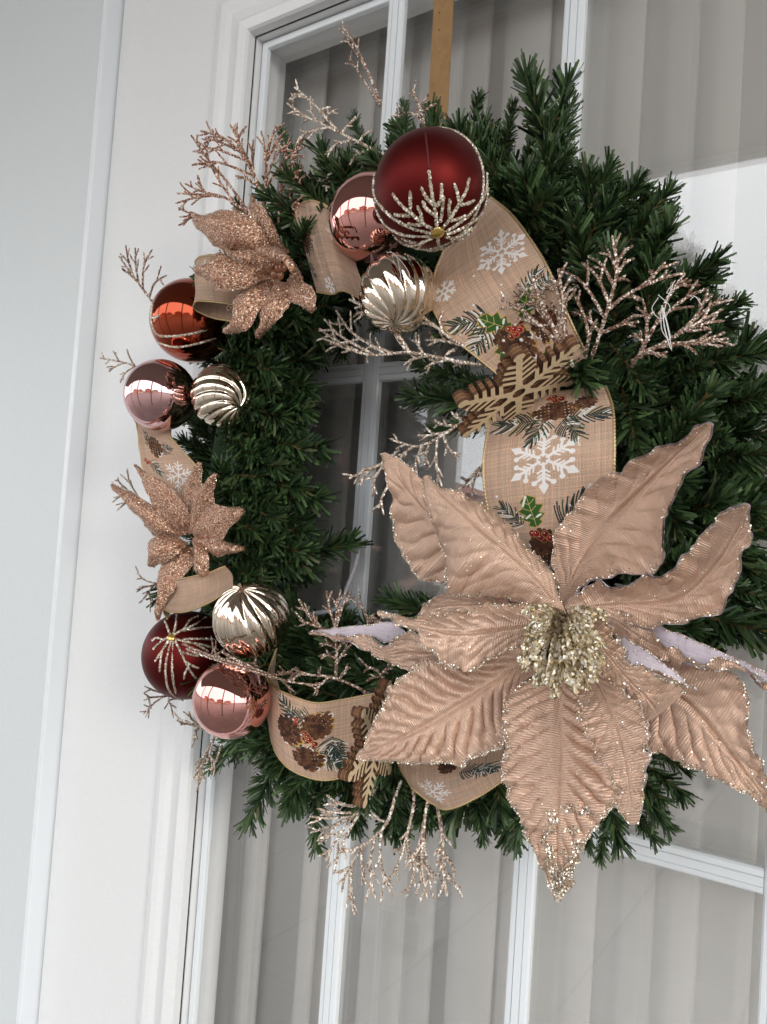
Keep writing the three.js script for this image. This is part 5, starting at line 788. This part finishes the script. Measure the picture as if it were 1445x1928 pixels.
{
  const grain = dataTex(256, 256, (x, y) => { const v = n1(x / 3 + 0.8 * n2(x / 40, y / 60), y / 46) * 0.6 + n2(x / 1.5, y / 90) * 0.4, k = 0.88 + 0.14 * v; return [0.92 * k, 0.82 * k, 0.66 * k]; }, true); grain.repeat.set(30, 30);
  M.woodFace = new THREE.MeshPhysicalMaterial({ map: grain, roughness: 0.75 });
  const burn = dataTex(128, 128, (x, y) => { const v = n1(x / 5, y / 5) * 0.6 + n2(x / 2, y / 9) * 0.4; return [0.28 + 0.12 * v, 0.17 + 0.08 * v, 0.11 + 0.05 * v]; }, true); burn.repeat.set(40, 40);
  M.woodBurnt = new THREE.MeshPhysicalMaterial({ map: burn, roughness: 0.85 });
  M.woodEdge = new THREE.MeshPhysicalMaterial({ map: grain, color: rgb(0.22, 0.13, 0.08), roughness: 0.85 });
  snowflake('laser cut wooden snowflake with burnt edges above the single snowflake ribbon', 978, 741, 0.130, [95, 75, 63], [116, 30, -65]);
  snowflake('laser cut wooden snowflake mostly hidden under the lower left petal at the bottom', 712, 1400, 0.112, [-24, -111, 20], [25, -80, -79]);
}
// ---------------------------------------------------------------- pipe cleaner tie and glue threads
{
  const pts = [[680, 1022, 0.02], [668, 1070, 0.02], [652, 1112, 0.022], [640, 1142, 0.025], [612, 1152, 0.03], [586, 1155, 0.03]].map((p) => P(...p)), cv = new THREE.CatmullRomCurve3(pts), r = rng(88), geos = [new THREE.TubeGeometry(cv, 60, 0.0015, 8)], n = 2600, pos = [], nor = [];
  for (let i = 0; i < n; i++) { const u = r(), p = cv.getPointAt(u), d = V3(r() - 0.5, r() - 0.5, r() - 0.5).normalize(), s = V3(r() - 0.5, r() - 0.5, r() - 0.5).cross(d).normalize(), e = p.clone().addScaledVector(d, 0.0029), f = V3().crossVectors(d, s); for (const q of [p.clone().addScaledVector(s, 0.00016), p.clone().addScaledVector(s, -0.00016), e]) { pos.push(q.x, q.y, q.z); nor.push(f.x, f.y, f.z); } }
  const fz = new THREE.BufferGeometry(); fz.setAttribute('position', new THREE.Float32BufferAttribute(pos, 3)); fz.setAttribute('normal', new THREE.Float32BufferAttribute(nor, 3)); fz.setAttribute('uv', new THREE.Float32BufferAttribute(new Float32Array(n * 6), 2));
  single('pipe_cleaner', mergeGeometries([geos[0].toNonIndexed(), fz]), new THREE.MeshPhysicalMaterial({ color: rgb(0.56, 0.54, 0.60), roughness: 0.95, side: THREE.DoubleSide }), 'fuzzy pale lilac pipe cleaner sticking up inside the wreath opening', 'pipe cleaner', pts[2]);
  const thread = new THREE.MeshPhysicalMaterial({ color: rgb(0.78, 0.76, 0.73), roughness: 0.35 }), T = thing('glue_thread', 'tangle of fine white glue threads on the twig at the right', 'glue', P(1250, 600, 0.12));
  for (const l of [[[1240, 555], [1262, 580], [1245, 600], [1228, 582], [1240, 560]], [[1247, 575], [1252, 620], [1265, 660], [1256, 610], [1246, 575]], [[1250, 580], [1262, 640], [1248, 625], [1244, 590]], [[1268, 535], [1258, 560], [1250, 600], [1262, 655]], [[1272, 528], [1256, 552], [1270, 548]], [[1300, 565], [1308, 558], [1322, 575]]])
    part(T, 'thread', new THREE.TubeGeometry(new THREE.CatmullRomCurve3(l.map(([x, y]) => P(x, y, 0.108))), 40, 0.00022, 5), thread);
  const T2 = thing('glue_thread', 'two fine white glue threads looping over the upper champagne swirl bauble', 'glue', P(745, 500, 0.15)), b = BALLS.b3;
  for (const l of [[[728, 474], [745, 482], [752, 505], [756, 530]], [[735, 474], [752, 490], [768, 512], [772, 525]]]) part(T2, 'thread', new THREE.TubeGeometry(new THREE.CatmullRomCurve3(l.map(([x, y]) => onBall(b, x, y, 0.001))), 40, 0.00022, 5), thread);
}
for (const o of [scene]) o.traverse((m) => { if (m.isMesh) { m.castShadow = true; m.receiveShadow = true; } });
renderer.render(scene, camera);
